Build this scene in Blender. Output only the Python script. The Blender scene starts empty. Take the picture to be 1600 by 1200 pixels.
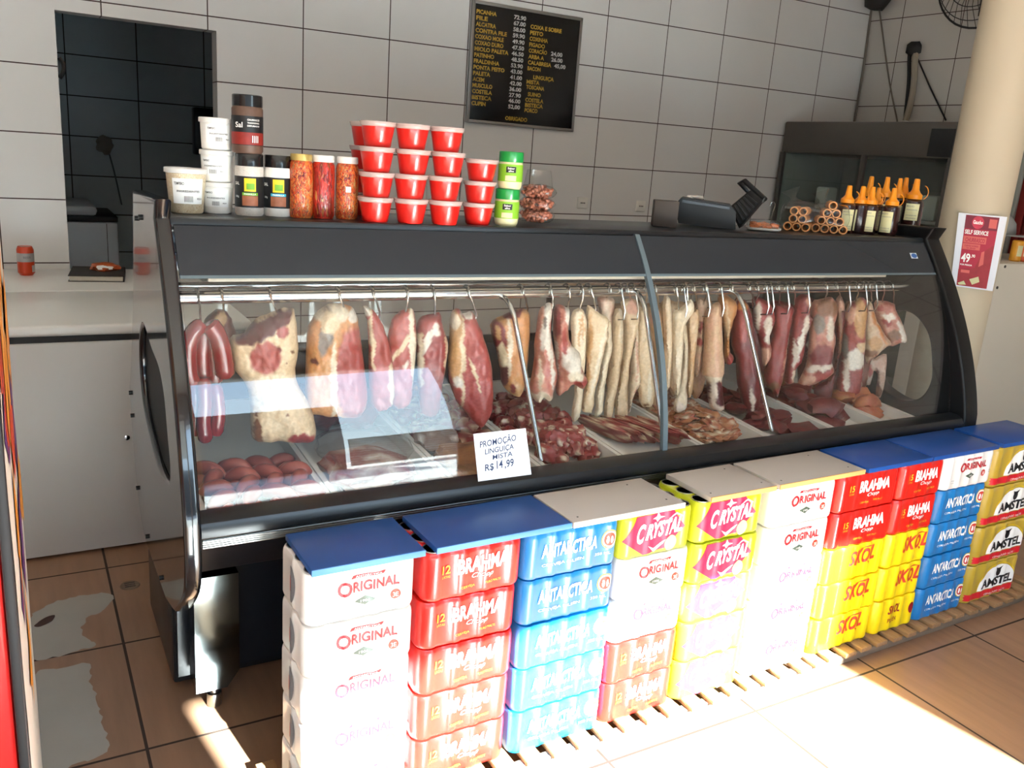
import bpy, bmesh, math, random
import numpy as np
from mathutils import Vector, Matrix, noise
from mathutils.geometry import delaunay_2d_cdt
S = bpy.context.scene
COL = S.collection
random.seed(7)
# ---------------------------------------------------------------- camera, sky, sun, exposure
F_PX, YAW, PITCH, ROLL, EYE = 1344.5, math.radians(30.45), math.radians(14.75), math.radians(4.2), 1.6
def _axes():
    cy, sy, cp, sp = math.cos(YAW), math.sin(YAW), math.cos(PITCH), math.sin(PITCH)
    fwd = Vector((sy*cp, cy*cp, -sp)); right = Vector((cy, -sy, 0)); up = right.cross(fwd)
    cr, sr = math.cos(ROLL), math.sin(ROLL)
    return right*cr + up*sr, right*-sr + up*cr, fwd
RT, UP, FW = _axes()
cam = bpy.data.cameras.new('camera'); co = bpy.data.objects.new('camera', cam); COL.objects.link(co)
cam.sensor_width = 36; cam.lens = F_PX/1600*36; cam.clip_start = .05; cam.clip_end = 300
m = Matrix((RT, UP, -FW)).transposed().to_4x4(); m.translation = (0, 0, EYE); co.matrix_world = m
S.camera = co
W = bpy.data.worlds.new('sky'); S.world = W; W.use_nodes = True
nt = W.node_tree; bg = nt.nodes['Background']
tc = nt.nodes.new('ShaderNodeTexCoord'); sx = nt.nodes.new('ShaderNodeSeparateXYZ'); rp = nt.nodes.new('ShaderNodeValToRGB')
nt.links.new(tc.outputs['Generated'], sx.inputs[0]); nt.links.new(sx.outputs['Z'], rp.inputs[0]); nt.links.new(rp.outputs[0], bg.inputs[0])
rp.color_ramp.elements[0].position = 0; rp.color_ramp.elements[0].color = (.70, .90, .97, 1)
rp.color_ramp.elements[1].position = .8; rp.color_ramp.elements[1].color = (.30, .52, .95, 1)
bg.inputs[1].default_value = 3.8
sun = bpy.data.lights.new('sun', 'SUN'); so = bpy.data.objects.new('sun', sun); COL.objects.link(so)
SUN_DIR = Vector((.15, -1, .62)).normalized()
so.rotation_euler = SUN_DIR.to_track_quat('Z', 'Y').to_euler(); so.location = (1, -8, 8)
sun.energy = 38.0; sun.angle = math.radians(.6); sun.color = (.84, .98, 1.0)
S.view_settings.view_transform = 'Standard'; S.view_settings.look = 'None'
S.view_settings.exposure = 1.62; S.view_settings.gamma = 1
S.cycles.max_bounces = 14; S.cycles.diffuse_bounces = 6; S.cycles.glossy_bounces = 5; S.cycles.transparent_max_bounces = 24
S.cycles.sample_clamp_indirect = 6
# photograph measurements -> places in the room (image taken as 1600x1200)
def ray(x, y): return RT*((x-800)/F_PX) - UP*((y-600)/F_PX) + FW
CAM = Vector((0, 0, EYE))
def onZ(x, y, z): d = ray(x, y); return CAM + d*((z-EYE)/d.z)
def onY(x, y, Y): d = ray(x, y); return CAM + d*(Y/d.y)
def onX(x, y, X): d = ray(x, y); return CAM + d*(X/d.x)
# ---------------------------------------------------------------- materials
def lin(h):
    if not isinstance(h, str): return tuple(h)
    c = [int(h[i:i+2], 16)/255 for i in (0, 2, 4)]
    return tuple(v/12.92 if v <= .04045 else ((v+.055)/1.055)**2.4 for v in c)
_M = {}
def P(name, color='808080', rough=.5, metal=0, var=0, scale=12, bump=0, bscale=None, coat=0, trans=0, ior=1.45, emit=0, aniso=None, spec=.5):
    if name in _M: return _M[name]
    m = bpy.data.materials.new(name); m.use_nodes = True; _M[name] = m
    n, l = m.node_tree.nodes, m.node_tree.links; b = n['Principled BSDF']
    c = lin(color)
    b.inputs['Base Color'].default_value = (*c, 1); b.inputs['Roughness'].default_value = rough; b.inputs['Metallic'].default_value = metal
    b.inputs['Coat Weight'].default_value = coat; b.inputs['Transmission Weight'].default_value = trans; b.inputs['IOR'].default_value = ior
    b.inputs['Specular IOR Level'].default_value = spec
    if emit: b.inputs['Emission Color'].default_value = (*c, 1); b.inputs['Emission Strength'].default_value = emit
    if var or bump:
        t = n.new('ShaderNodeTexCoord'); nz = n.new('ShaderNodeTexNoise'); nz.inputs['Scale'].default_value = scale; nz.inputs['Detail'].default_value = 5
        mp = n.new('ShaderNodeMapping'); l.new(t.outputs['Object'], mp.inputs[0]); l.new(mp.outputs[0], nz.inputs[0])
        if aniso: mp.inputs['Scale'].default_value = aniso
        if var:
            mx = n.new('ShaderNodeMix'); mx.data_type = 'RGBA'; l.new(nz.outputs[0], mx.inputs[0])
            mx.inputs[6].default_value = (*[v*(1-var) for v in c], 1); mx.inputs[7].default_value = (*[min(1, v*(1+var)) for v in c], 1)
            l.new(mx.outputs[2], b.inputs['Base Color'])
        if bump:
            n2 = n.new('ShaderNodeTexNoise'); n2.inputs['Scale'].default_value = bscale or scale; l.new(mp.outputs[0], n2.inputs[0])
            bp = n.new('ShaderNodeBump'); bp.inputs['Strength'].default_value = bump; bp.inputs['Distance'].default_value = .01
            l.new(n2.outputs[0], bp.inputs['Height']); l.new(bp.outputs[0], b.inputs['Normal'])
    return m
def glass_mat(name, tint=(1, 1, 1), mult=1.0):
    m = bpy.data.materials.new(name); m.use_nodes = True; n, l = m.node_tree.nodes, m.node_tree.links
    n.remove(n['Principled BSDF']); out = n['Material Output']
    tr = n.new('ShaderNodeBsdfTransparent'); tr.inputs[0].default_value = (*tint, 1)
    gl = n.new('ShaderNodeBsdfGlossy'); gl.inputs['Roughness'].default_value = 0
    geo = n.new('ShaderNodeNewGeometry'); mi = n.new('ShaderNodeMix'); mi.inputs[2].default_value = 1.5; mi.inputs[3].default_value = 1/1.5
    l.new(geo.outputs['Backfacing'], mi.inputs[0])
    fr = n.new('ShaderNodeFresnel'); l.new(mi.outputs[0], fr.inputs[0])
    mu = n.new('ShaderNodeMath'); mu.operation = 'MULTIPLY'; mu.inputs[1].default_value = mult; mu.use_clamp = True; l.new(fr.outputs[0], mu.inputs[0])
    mx = n.new('ShaderNodeMixShader'); l.new(mu.outputs[0], mx.inputs[0]); l.new(tr.outputs[0], mx.inputs[1]); l.new(gl.outputs[0], mx.inputs[2])
    l.new(mx.outputs[0], out.inputs[0]); _M[name] = m; return m
GLASS = glass_mat('case glass', (.97, .98, .98))
BAGGY = glass_mat('clear plastic film', (.93, .94, .94), .9)
def tile_mat(name, tw, th, ox, oz, axes, tile, grout, joint=.0032, rough=.25, slope=0, var=.06, streak=None, coat=0, patch=.5):
    """grid tiles with straight joints; axes picks the two object axes"""
    m = bpy.data.materials.new(name); m.use_nodes = True; n, l = m.node_tree.nodes, m.node_tree.links; b = n['Principled BSDF']
    t = n.new('ShaderNodeTexCoord'); sp = n.new('ShaderNodeSeparateXYZ'); l.new(t.outputs['Object'], sp.inputs[0])
    def mth(op, a, bb, c=None):
        q = n.new('ShaderNodeMath'); q.operation = op
        for i, v in enumerate((a, bb, c)):
            if v is None: continue
            if isinstance(v, (int, float)): q.inputs[i].default_value = v
            else: l.new(v, q.inputs[i])
        return q.outputs[0]
    u, v = sp.outputs[axes[0]], sp.outputs[axes[1]]
    if slope: v = mth('MULTIPLY_ADD', u, slope, v)
    ids, masks = [], []
    for w, s, o in ((u, tw, ox), (v, th, oz)):
        q = mth('DIVIDE', mth('SUBTRACT', w, o), s); ids.append(mth('FLOOR', q, None))
        f = mth('FRACT', q, None); d = mth('MINIMUM', f, mth('SUBTRACT', 1, f)); masks.append(mth('LESS_THAN', mth('MULTIPLY', d, s), joint))
    mask = mth('MAXIMUM', *masks)
    wn = n.new('ShaderNodeTexWhiteNoise'); cb = n.new('ShaderNodeCombineXYZ'); l.new(ids[0], cb.inputs[0]); l.new(ids[1], cb.inputs[1]); l.new(cb.outputs[0], wn.inputs[0])
    nz = n.new('ShaderNodeTexNoise'); nz.inputs['Scale'].default_value = 3 if not streak else 1; nz.inputs['Detail'].default_value = 6
    mp = n.new('ShaderNodeMapping'); l.new(t.outputs['Object'], mp.inputs[0]); l.new(mp.outputs[0], nz.inputs[0])
    if streak: mp.inputs['Scale'].default_value = streak
    fac = mth('ADD', mth('MULTIPLY', wn.outputs[0], 1-patch), mth('MULTIPLY', nz.outputs[0], patch))
    c = lin(tile); mx = n.new('ShaderNodeMix'); mx.data_type = 'RGBA'; l.new(fac, mx.inputs[0])
    mx.inputs[6].default_value = (*[k*(1-var) for k in c], 1); mx.inputs[7].default_value = (*[min(1, k*(1+var)) for k in c], 1)
    m2 = n.new('ShaderNodeMix'); m2.data_type = 'RGBA'; l.new(mask, m2.inputs[0]); l.new(mx.outputs[2], m2.inputs[6]); m2.inputs[7].default_value = (*lin(grout), 1)
    l.new(m2.outputs[2], b.inputs['Base Color'])
    l.new(mth('MULTIPLY_ADD', mask, .5, rough), b.inputs['Roughness']); b.inputs['Coat Weight'].default_value = coat
    bp = n.new('ShaderNodeBump'); bp.inputs['Strength'].default_value = .4; bp.inputs['Distance'].default_value = .002
    l.new(mth('SUBTRACT', 1, mask), bp.inputs['Height']); l.new(bp.outputs[0], b.inputs['Normal'])
    _M[name] = m; return m
def vcol_mat(name, rough=.35, fine=.15, scale=160, coat=.2):
    m = bpy.data.materials.new(name); m.use_nodes = True; n, l = m.node_tree.nodes, m.node_tree.links; b = n['Principled BSDF']
    a = n.new('ShaderNodeVertexColor'); a.layer_name = 'Col'
    t = n.new('ShaderNodeTexCoord'); nz = n.new('ShaderNodeTexNoise'); nz.inputs['Scale'].default_value = scale; nz.inputs['Detail'].default_value = 4; l.new(t.outputs['Object'], nz.inputs[0])
    mr = n.new('ShaderNodeMapRange'); mr.inputs[3].default_value = 1-fine; mr.inputs[4].default_value = 1+fine; l.new(nz.outputs[0], mr.inputs[0])
    mx = n.new('ShaderNodeMix'); mx.data_type = 'RGBA'; mx.blend_type = 'MULTIPLY'; mx.inputs[0].default_value = 1; l.new(a.outputs[0], mx.inputs[6]); l.new(mr.outputs[0], mx.inputs[7])
    l.new(mx.outputs[2], b.inputs['Base Color']); b.inputs['Roughness'].default_value = rough; b.inputs['Coat Weight'].default_value = coat; b.inputs['Coat Roughness'].default_value = .2
    bp = n.new('ShaderNodeBump'); bp.inputs['Strength'].default_value = .35; bp.inputs['Distance'].default_value = .003; l.new(nz.outputs[0], bp.inputs['Height']); l.new(bp.outputs[0], b.inputs['Normal'])
    _M[name] = m; return m
MEAT = vcol_mat('raw meat', .45, .34, 110, .08)
PRINT = vcol_mat('printed paper', .5, .04, 60, 0)
# ---------------------------------------------------------------- mesh helpers
class G:
    def __init__(s): s.v, s.f = [], []
    def add(s, vs, fs):
        o = len(s.v); s.v += [tuple(p) for p in vs]; s.f += [tuple(i+o for i in f) for f in fs]; return s
    def box(s, c, d, bev=0, rot=None, seg=2):
        bm = bmesh.new(); bmesh.ops.create_cube(bm, size=1); bmesh.ops.scale(bm, vec=d, verts=bm.verts)
        if bev: bmesh.ops.bevel(bm, geom=bm.edges[:], offset=min(bev, min(d)*.49), segments=seg, profile=.5, affect='EDGES')
        if rot is not None: bmesh.ops.rotate(bm, matrix=rot, verts=bm.verts)
        bm.verts.index_update(); c = Vector(c)
        s.add([v.co+c for v in bm.verts], [[v.index for v in f.verts] for f in bm.faces]); bm.free(); return s
    def tube(s, pts, r, seg=8, cap=True):
        pts = [Vector(p) for p in pts]; n = len(pts); rr = r if isinstance(r, (list, tuple)) else [r]*n
        vs, fs = [], []; pa = None
        for i, p in enumerate(pts):
            t = (pts[min(i+1, n-1)]-pts[max(i-1, 0)]).normalized()
            if pa is None:
                pa = t.orthogonal().normalized()
            else:
                pa = (pa - t*pa.dot(t)); pa = pa.normalized() if pa.length > 1e-6 else t.orthogonal().normalized()
            q = t.cross(pa)
            vs += [p+(pa*math.cos(a)+q*math.sin(a))*rr[i] for a in (2*math.pi*k/seg for k in range(seg))]
        for i in range(n-1):
            fs += [(i*seg+k, i*seg+(k+1) % seg, (i+1)*seg+(k+1) % seg, (i+1)*seg+k) for k in range(seg)]
        if cap: fs += [tuple(range(seg))[::-1], tuple(range((n-1)*seg, n*seg))]
        return s.add(vs, fs)
    def lathe(s, prof, c=(0, 0, 0), seg=28, cap=True, sq=0):
        vs, fs = [], []; n = len(prof)
        for r, z in prof:
            for k in range(seg):
                a = 2*math.pi*k/seg; ca, sa = math.cos(a), math.sin(a); e = 1
                if sq: e = (abs(ca)**sq+abs(sa)**sq)**(-1/sq)
                vs.append((c[0]+r*e*ca, c[1]+r*e*sa, c[2]+z))
        for i in range(n-1):
            fs += [(i*seg+k, i*seg+(k+1) % seg, (i+1)*seg+(k+1) % seg, (i+1)*seg+k) for k in range(seg)]
        if cap: fs += [tuple(range(seg))[::-1], tuple(range((n-1)*seg, n*seg))]
        return s.add(vs, fs)
    def prism(s, loop, vec):
        """loop of 3d points extruded along vec"""
        n = len(loop); v = Vector(vec); a = [Vector(p) for p in loop]
        return s.add(a+[p+v for p in a], [tuple(range(n))[::-1], tuple(range(n, 2*n))]+[(i, (i+1) % n, n+(i+1) % n, n+i) for i in range(n)])
    def sheet(s, rows):
        """grid of 3d points"""
        nr, nc = len(rows), len(rows[0])
        return s.add([p for r in rows for p in r], [(i*nc+j, i*nc+j+1, (i+1)*nc+j+1, (i+1)*nc+j) for i in range(nr-1) for j in range(nc-1)])
    def build(s, name, mat, parent=None, smooth=True, loc=None, fix=True, col=None):
        me = bpy.data.meshes.new(name); me.from_pydata(s.v, [], s.f)
        if fix:
            bm = bmesh.new(); bm.from_mesh(me); bmesh.ops.recalc_face_normals(bm, faces=bm.faces); bm.to_mesh(me); bm.free()
        if smooth:
            me.shade_smooth(); me.set_sharp_from_angle(angle=math.radians(38))
        if col is not None:
            a = me.color_attributes.new('Col', 'FLOAT_COLOR', 'POINT'); a.data.foreach_set('color', np.asarray(col, dtype=np.float32).ravel())
        me.materials.append(_M[mat] if isinstance(mat, str) else mat)
        o = bpy.data.objects.new(name, me); COL.objects.link(o)
        if parent is not None: o.parent = parent
        if loc is not None: o.location = loc
        return o
def tag(o, label, cat, group=None, kind=None):
    o['label'] = label; o['category'] = cat
    if group: o['group'] = group
    if kind: o['kind'] = kind
    return o
def thing(name, label, cat, loc=(0, 0, 0), rz=0, group=None):
    o = bpy.data.objects.new(name, None); COL.objects.link(o); o.location = loc; o.rotation_euler = (0, 0, rz); o.empty_display_size = .05
    return tag(o, label, cat, group)
def structure(o, name=None): o['kind'] = 'structure'; return o
def dup(root, loc, rz=0, label=None, group=None):
    def cp(o, par):
        c = o.copy(); COL.objects.link(c)
        if par is not None: c.parent = par
        for ch in o.children: cp(ch, c)
        return c
    r = cp(root, None); r.location = loc; r.rotation_euler = (0, 0, rz)
    if label: r['label'] = label
    if group: r['group'] = group
    return r
_T = {}
def text_geo(s, bold=.0, shear=0.0, fine=False):
    """letter faces of a word, centred, cap height 1 -> (verts (x,z), faces, width)"""
    k = (s, bold, shear, fine)
    if k in _T: return _T[k]
    cu = bpy.data.curves.new('lettering', 'FONT'); cu.body = s; cu.size = 1.4; cu.offset = bold; cu.shear = shear; cu.resolution_u = 3; cu.align_x = 'LEFT'
    o = bpy.data.objects.new('lettering', cu); COL.objects.link(o); dg = bpy.context.evaluated_depsgraph_get(); dg.update()
    me = bpy.data.meshes.new_from_object(o.evaluated_get(dg)); bpy.data.objects.remove(o); bpy.data.curves.remove(cu)
    bm = bmesh.new(); bm.from_mesh(me); bpy.data.meshes.remove(me)
    if fine:
        for _ in range(2):
            bmesh.ops.triangulate(bm, faces=bm.faces[:]); es = [e for e in bm.edges if e.calc_length() > .22]
            if es: bmesh.ops.subdivide_edges(bm, edges=es, cuts=1)
        bmesh.ops.triangulate(bm, faces=bm.faces[:])
    bm.verts.index_update(); v = [(p.co.x, p.co.y) for p in bm.verts]; f = [tuple(q.index for q in p.verts) for p in bm.faces]; bm.free()
    x0, x1 = min(p[0] for p in v), max(p[0] for p in v)
    _T[k] = ([(p[0]-x0, p[1]) for p in v], f, x1-x0); return _T[k]
def lettering(g, s, x, z, h, fn, w=None, align='l', bold=.0, shear=0.0, tilt=0.0, fine=False):
    """append word to G, mapped by fn(x, z)->xyz; h cap height, w total width if forced"""
    v, f, tw = text_geo(s, bold, shear, fine); sx = (w/tw) if w else h
    W_ = tw*sx; x0 = x if align == 'l' else x-W_/2 if align == 'c' else x-W_
    g.add([fn(x0+a*sx, z+b*h+tilt*a*sx) for a, b in v], f); return W_
def poly_tris(poly, step, holes=()):
    """dense triangulation of a 2d polygon -> pts, tris, dist-to-edge"""
    P2 = [Vector(p) for p in poly]; bd = []
    for i, p in enumerate(P2):
        q = P2[(i+1) % len(P2)]; k = max(1, int((q-p).length/step)); bd += [p.lerp(q, j/k) for j in range(k)]
    A = np.array([tuple(p) for p in bd]); Bq = np.roll(A, -1, 0)
    x0, y0 = A.min(0); x1, y1 = A.max(0)
    gx, gy = np.meshgrid(np.arange(x0, x1, step), np.arange(y0, y1, step*.866)); gx = gx + (np.arange(gx.shape[0]) % 2)[:, None]*step*.5
    C = np.stack([gx.ravel(), gy.ravel()], 1)
    def dist(Cp):
        d = np.full(len(Cp), 1e9); ins = np.zeros(len(Cp), bool)
        for a, b in zip(A, Bq):
            e = b-a; t = np.clip(((Cp-a)@e)/max(e@e, 1e-12), 0, 1); d = np.minimum(d, np.linalg.norm(Cp-a-t[:, None]*e, axis=1))
            if a[1] != b[1]:
                c = ((a[1] > Cp[:, 1]) != (b[1] > Cp[:, 1])) & (Cp[:, 0] < (b[0]-a[0])*(Cp[:, 1]-a[1])/(b[1]-a[1])+a[0]); ins ^= c
        return d, ins
    d, ins = dist(C); C = C[ins & (d > step*.55)]
    pts = [Vector(p) for p in A]+[Vector(p) for p in C]; nb = len(A)
    r = delaunay_2d_cdt(pts, [], [list(range(nb))], 1, 1e-7)
    vo = np.array([tuple(p) for p in r[0]]); d, _ = dist(vo); isb = d < 1e-5
    return vo, [tuple(f) for f in r[2]], np.where(isb, 0, d)
def cell_mat(name, cols, scale, aniso=(1, 1, 1), rough=.35, coat=.3, bump=.5):
    m = bpy.data.materials.new(name); m.use_nodes = True; n, l = m.node_tree.nodes, m.node_tree.links; b = n['Principled BSDF']; _M[name] = m
    t = n.new('ShaderNodeTexCoord'); mp = n.new('ShaderNodeMapping'); mp.inputs['Scale'].default_value = aniso; l.new(t.outputs['Object'], mp.inputs[0])
    nz = n.new('ShaderNodeTexNoise'); nz.inputs['Scale'].default_value = scale*.6; l.new(mp.outputs[0], nz.inputs[0]); ad = n.new('ShaderNodeMix'); ad.data_type = 'RGBA'; ad.inputs[0].default_value = .06; l.new(mp.outputs[0], ad.inputs[6]); l.new(nz.outputs[1], ad.inputs[7])
    vo = n.new('ShaderNodeTexVoronoi'); vo.inputs['Scale'].default_value = scale; l.new(ad.outputs[2], vo.inputs[0]); sp = n.new('ShaderNodeSeparateColor'); l.new(vo.outputs['Color'], sp.inputs[0])
    r = n.new('ShaderNodeValToRGB'); l.new(sp.outputs[0], r.inputs[0]); e = r.color_ramp.elements
    for i, c in enumerate(cols):
        q = e[i] if i < 2 else e.new(1); q.position = i/(len(cols)-1); q.color = (*lin(c), 1)
    l.new(r.outputs[0], b.inputs['Base Color']); b.inputs['Roughness'].default_value = rough; b.inputs['Coat Weight'].default_value = coat
    bp = n.new('ShaderNodeBump'); bp.inputs['Strength'].default_value = bump; bp.inputs['Distance'].default_value = .004; bp.invert = True; l.new(vo.outputs['Distance'], bp.inputs['Height']); l.new(bp.outputs[0], b.inputs['Normal']); return m
def patch(g, poly, step, fn):
    v, f, _ = poly_tris(poly, step); g.add([fn(a, b) for a, b in v], f); return g
def ell(cx, cz, rx, rz, n=28, a0=0, a1=2*math.pi): return [(cx+rx*math.cos(a0+(a1-a0)*k/n), cz+rz*math.sin(a0+(a1-a0)*k/n)) for k in range(n+(0 if abs(a1-a0-2*math.pi) < 1e-6 else 1))]
def shift(g, base): g.v = [(p[0]-base[0], p[1]-base[1], p[2]-base[2]) for p in g.v]; return g
def WP(g, name, mat, root, base=None, **k):
    """part given in room coordinates under a thing standing at base"""
    return shift(g, base if base is not None else root.location).build(name, mat, root, **k)
# ---------------------------------------------------------------- room shell
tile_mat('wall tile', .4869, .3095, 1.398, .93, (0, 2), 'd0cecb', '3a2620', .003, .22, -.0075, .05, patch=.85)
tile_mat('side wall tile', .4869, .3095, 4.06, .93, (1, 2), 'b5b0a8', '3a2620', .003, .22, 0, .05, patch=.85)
tile_mat('floor tile', .559, .559, .216, 2.15, (0, 1), '8c6a52', '30221a', .0042, .34, 0, .42, streak=(26, 3, 1), patch=.8)
tile_mat('far tile', .49, .29, .401, .07, (0, 2), 'b9c4c8', '30302e', .004, .3, 0, .05, patch=.85)
P('plaster', 'c4c2be', .9, var=.08, scale=3); P('concrete', '9a948a', .9, var=.15, scale=6, bump=.2)
P('pavement', 'b6b1a8', .95, var=.15, scale=4); P('street', 'b5afa4', .95, var=.12, scale=2)
P('ceiling paint', 'cfcfcc', .9, var=.04, scale=2)
g = G(); g.box((1.4, 2.6, -.05), (9.4, 10.2, .1)); structure(g.build('floor', 'floor tile', smooth=False))
g = G()
g.box((-1.887, 4.89, 1.75), (4.226, .12, 3.5)); g.box((3.417, 4.89, 1.75), (4.928, .12, 3.5)); g.box((.5895, 4.89, 2.805), (.727, .12, 1.39))
structure(g.build('wall_back', 'wall tile', smooth=False))
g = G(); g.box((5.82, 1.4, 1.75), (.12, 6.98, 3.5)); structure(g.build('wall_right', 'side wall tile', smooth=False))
g = G(); g.box((-3.06, 1.4, 1.75), (.12, 7, 3.5)); structure(g.build('wall_left', 'plaster', smooth=False))
g = G(); g.box((1.4, 2.6, 3.55), (9.4, 10.2, .1)); structure(g.build('ceiling', 'ceiling paint', smooth=False))
# back room behind the doorway
g = G(); g.box((.6, 7.56, 1.4), (3.4, .12, 2.8)); structure(g.build('wall_back_room', 'far tile', smooth=False))
g = G(); g.box((-1.0, 6.2, 1.4), (.12, 2.6, 2.8)); g.box((2.2, 6.2, 1.4), (.12, 2.6, 2.8)); structure(g.build('wall_back_room_sides', 'plaster', smooth=False))
g = G(); g.box((.6, 6.3, 2.85), (3.4, 2.7, .1)); structure(g.build('ceiling_back_room', 'plaster', smooth=False))
# street front: wall beside the opening, lintel over it, wall stub with the plaid cloth
g = G(); g.box((-2.85, -2.1, 1.75), (.4, .2, 3.5)); g.box((.90, -2.1, 1.75), (.18, .2, 3.5)); g.box((-.92, -2.1, 3.2), (3.5, .2, .6)); structure(g.build('wall_front_left', 'plaster', smooth=False))
g = G(); g.prism([(-3.1, -2.2, 2.92), (1.005, -2.2, 2.92), (1.005+.15*2.5, -4.7, 2.92), (-3.1, -4.7, 2.92)], (0, 0, .1)); structure(g.build('added_sun_slab', 'plaster', smooth=False))  # added unseen slab blocking sun on the left; edge follows the sun's bearing
g = G(); g.prism([(.95, -2.2, 2.775), (3.3, -2.2, 2.88), (3.3, -2.2, 3.5), (.95, -2.2, 3.5)], (0, .2, 0)); structure(g.build('wall_front_lintel', 'plaster', smooth=False))
g = G(); g.box((4.42, -2.1, 1.75), (2.9, .2, 3.5)); structure(g.build('wall_front_right', 'plaster', smooth=False))
g = G(); g.box((0, -6, -.06), (60, 7.6, .08)); structure(g.build('ground_sidewalk', 'pavement', smooth=False))
g = G(); g.box((0, -20, -.14), (90, 21, .08)); structure(g.build('ground_street', 'street', smooth=False))
P('weathered board', '4d4238', .85, var=.3, scale=5, aniso=(1, 8, 30)); P('dark wall', '4c4a48', .9, var=.15, scale=2)
g = G()
for k in range(12): g.box((20, -14, .15+k*.17), (28, .05, .155))
structure(g.build('wall_street_fence', 'weathered board', smooth=False))
g = G(); g.box((-6, -16, 2.4), (23.8, 4, 5.0)); structure(g.build('wall_street_house', 'dark wall', smooth=False))
# ---------------------------------------------------------------- display case
P('black gloss', '141518', .12, coat=.6); P('black enamel', '17191c', .3, var=.1, scale=20); P('fascia', '23282e', .22, coat=.1, spec=.35)
P('dark grey sheet', '35383b', .4, var=.1); P('chrome', 'd8d8d6', .14, metal=1); P('aluminium', 'a9aaa8', .3, metal=1); P('ridged aluminium', '8f8f8c', .35, metal=1)
P('polished steel', '5c605f', .13, metal=1, bump=.15, bscale=7); P('smoked steel', '3a3733', .16, metal=.85, bump=.05, bscale=5); P('grey rubber', '55636a', .5)
P('white enamel', 'cfcdc6', .35, var=.03, scale=3); P('cream rail', 'cfc6b4', .45, var=.1, scale=30); P('navy sheet', '10161f', .3); P('black satin', '0c0d0f', .35, spec=.3); P('dark interior black', '07080a', .5, spec=.2); P('bolt black', '1a1a1a', .35, metal=.5)
CASE = thing('display_case', 'long black refrigerated butcher display case with a curved glass front', 'display case', (1.76, 2.35, 0))
CB = CASE.location.copy()
zz = np.array([.745, .80, .87, .95, 1.03, 1.12, 1.20, 1.30, 1.395]); yy = np.array([1.962, 1.969, 1.982, 2.002, 2.026, 2.060, 2.098, 2.155, 2.222])
PC = np.polyfit(zz, yy, 3)
PO = np.polyfit([.745, .80, .86, .96, 1.08, 1.19, 1.30, 1.395], [1.935, 1.948, 1.966, 2.003, 2.052, 2.112, 2.182, 2.243], 3)
def prof(z): return float(np.polyval(PC, z))
def curved(x0, x1, z0, z1, off0, off1, n=22):
    g = G(); Z = [z0+(z1-z0)*i/n for i in range(n+1)]
    a = [(prof(z)+off0, z) for z in Z]; b = [(prof(z)+off1, z) for z in Z]; lp = a+b[::-1]
    return g.prism([(x0, y, z) for y, z in lp], (x1-x0, 0, 0))
XS = 1.722
for a, b in ((.33, XS-.006), (XS+.006, 3.165)):
    WP(curved(a, b, .748, 1.272, 0, .006), 'glass_pane', GLASS, CASE)
    WP(curved(a, b, 1.274, 1.385, -.001, .010), 'fascia', 'fascia', CASE)
    WP(curved(a, b, 1.268, 1.275, -.002, .008, 2), 'glass_edge', 'grey rubber', CASE)
WP(curved(XS-.009, XS+.009, .74, 1.39, -.006, .010), 'seam_gasket', 'grey rubber', CASE)
g = G(); g.box((1.75, 2.42, 1.388), (2.88, .36, .026), .006); g.box((1.75, 2.235, 1.388), (2.88, .025, .030), .010); WP(g, 'top_shelf', 'black enamel', CASE)
g = G(); g.box((1.75, 2.236, 1.370), (2.87, .012, .007), .003); WP(g, 'top_trim', 'aluminium', CASE)
def panel2d(outer, holes, x0, x1, bevel):
    cu = bpy.data.curves.new('panel', 'CURVE'); cu.dimensions = '2D'; cu.fill_mode = 'BOTH'; cu.extrude = (x1-x0)/2-bevel; cu.bevel_depth = bevel; cu.bevel_resolution = 3; cu.resolution_u = 8
    for lp, smooth in [(outer, 0)]+[(h, 1) for h in holes]:
        if smooth:
            sp = cu.splines.new('BEZIER'); sp.bezier_points.add(len(lp)-1)
            for q, p in zip(sp.bezier_points, lp): q.co = (p[0], p[1], 0); q.handle_left_type = q.handle_right_type = 'AUTO'
        else:
            sp = cu.splines.new('POLY'); sp.points.add(len(lp)-1)
            for q, p in zip(sp.points, lp): q.co = (p[0], p[1], 0, 1)
        sp.use_cyclic_u = True
    o = bpy.data.objects.new('panel', cu); COL.objects.link(o); dg = bpy.context.evaluated_depsgraph_get(); dg.update()
    me = bpy.data.meshes.new_from_object(o.evaluated_get(dg)); bpy.data.objects.remove(o); bpy.data.curves.remove(cu)
    xm = (x0+x1)/2; g = G(); g.add([(xm+v.co.z, v.co.x, v.co.y) for v in me.vertices], [tuple(p.vertices) for p in me.polygons]); bpy.data.meshes.remove(me); return g
def catmull(pts, k=5, closed=False):
    n = len(pts); out = []
    for i in range(n if closed else n-1):
        p0, p1, p2, p3 = (np.array(pts[(i+j) % n] if closed else pts[min(max(i+j, 0), n-1)], float) for j in (-1, 0, 1, 2))
        for t in (q/k for q in range(k)):
            out.append(tuple(.5*((2*p1)+(p2-p0)*t+(2*p0-5*p1+4*p2-p3)*t*t+(3*p1-p0-3*p2+p3)*t**3)))
    if not closed: out.append(tuple(pts[-1]))
    return out
front = [(float(np.polyval(PO, z))-.028, z) for z in np.linspace(1.40, .75, 18)]
outl = [(2.60, 1.430), (2.20, 1.437)]+front+catmull([(1.905, .70), (1.905, .63), (1.94, .555), (2.06, .455), (2.11, .43)])+[(2.24, .395), (2.62, .385)]+catmull([(2.70, .392), (2.80, .474), (2.88, .66), (2.905, .80)])+[(2.83, .89), (2.68, 1.16)]
LH = [(2.546, 1.075), (2.60, .90), (2.42, .775), (2.12, .76), (2.075, .80), (2.10, .90), (2.16, 1.01), (2.325, 1.057)]
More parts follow.
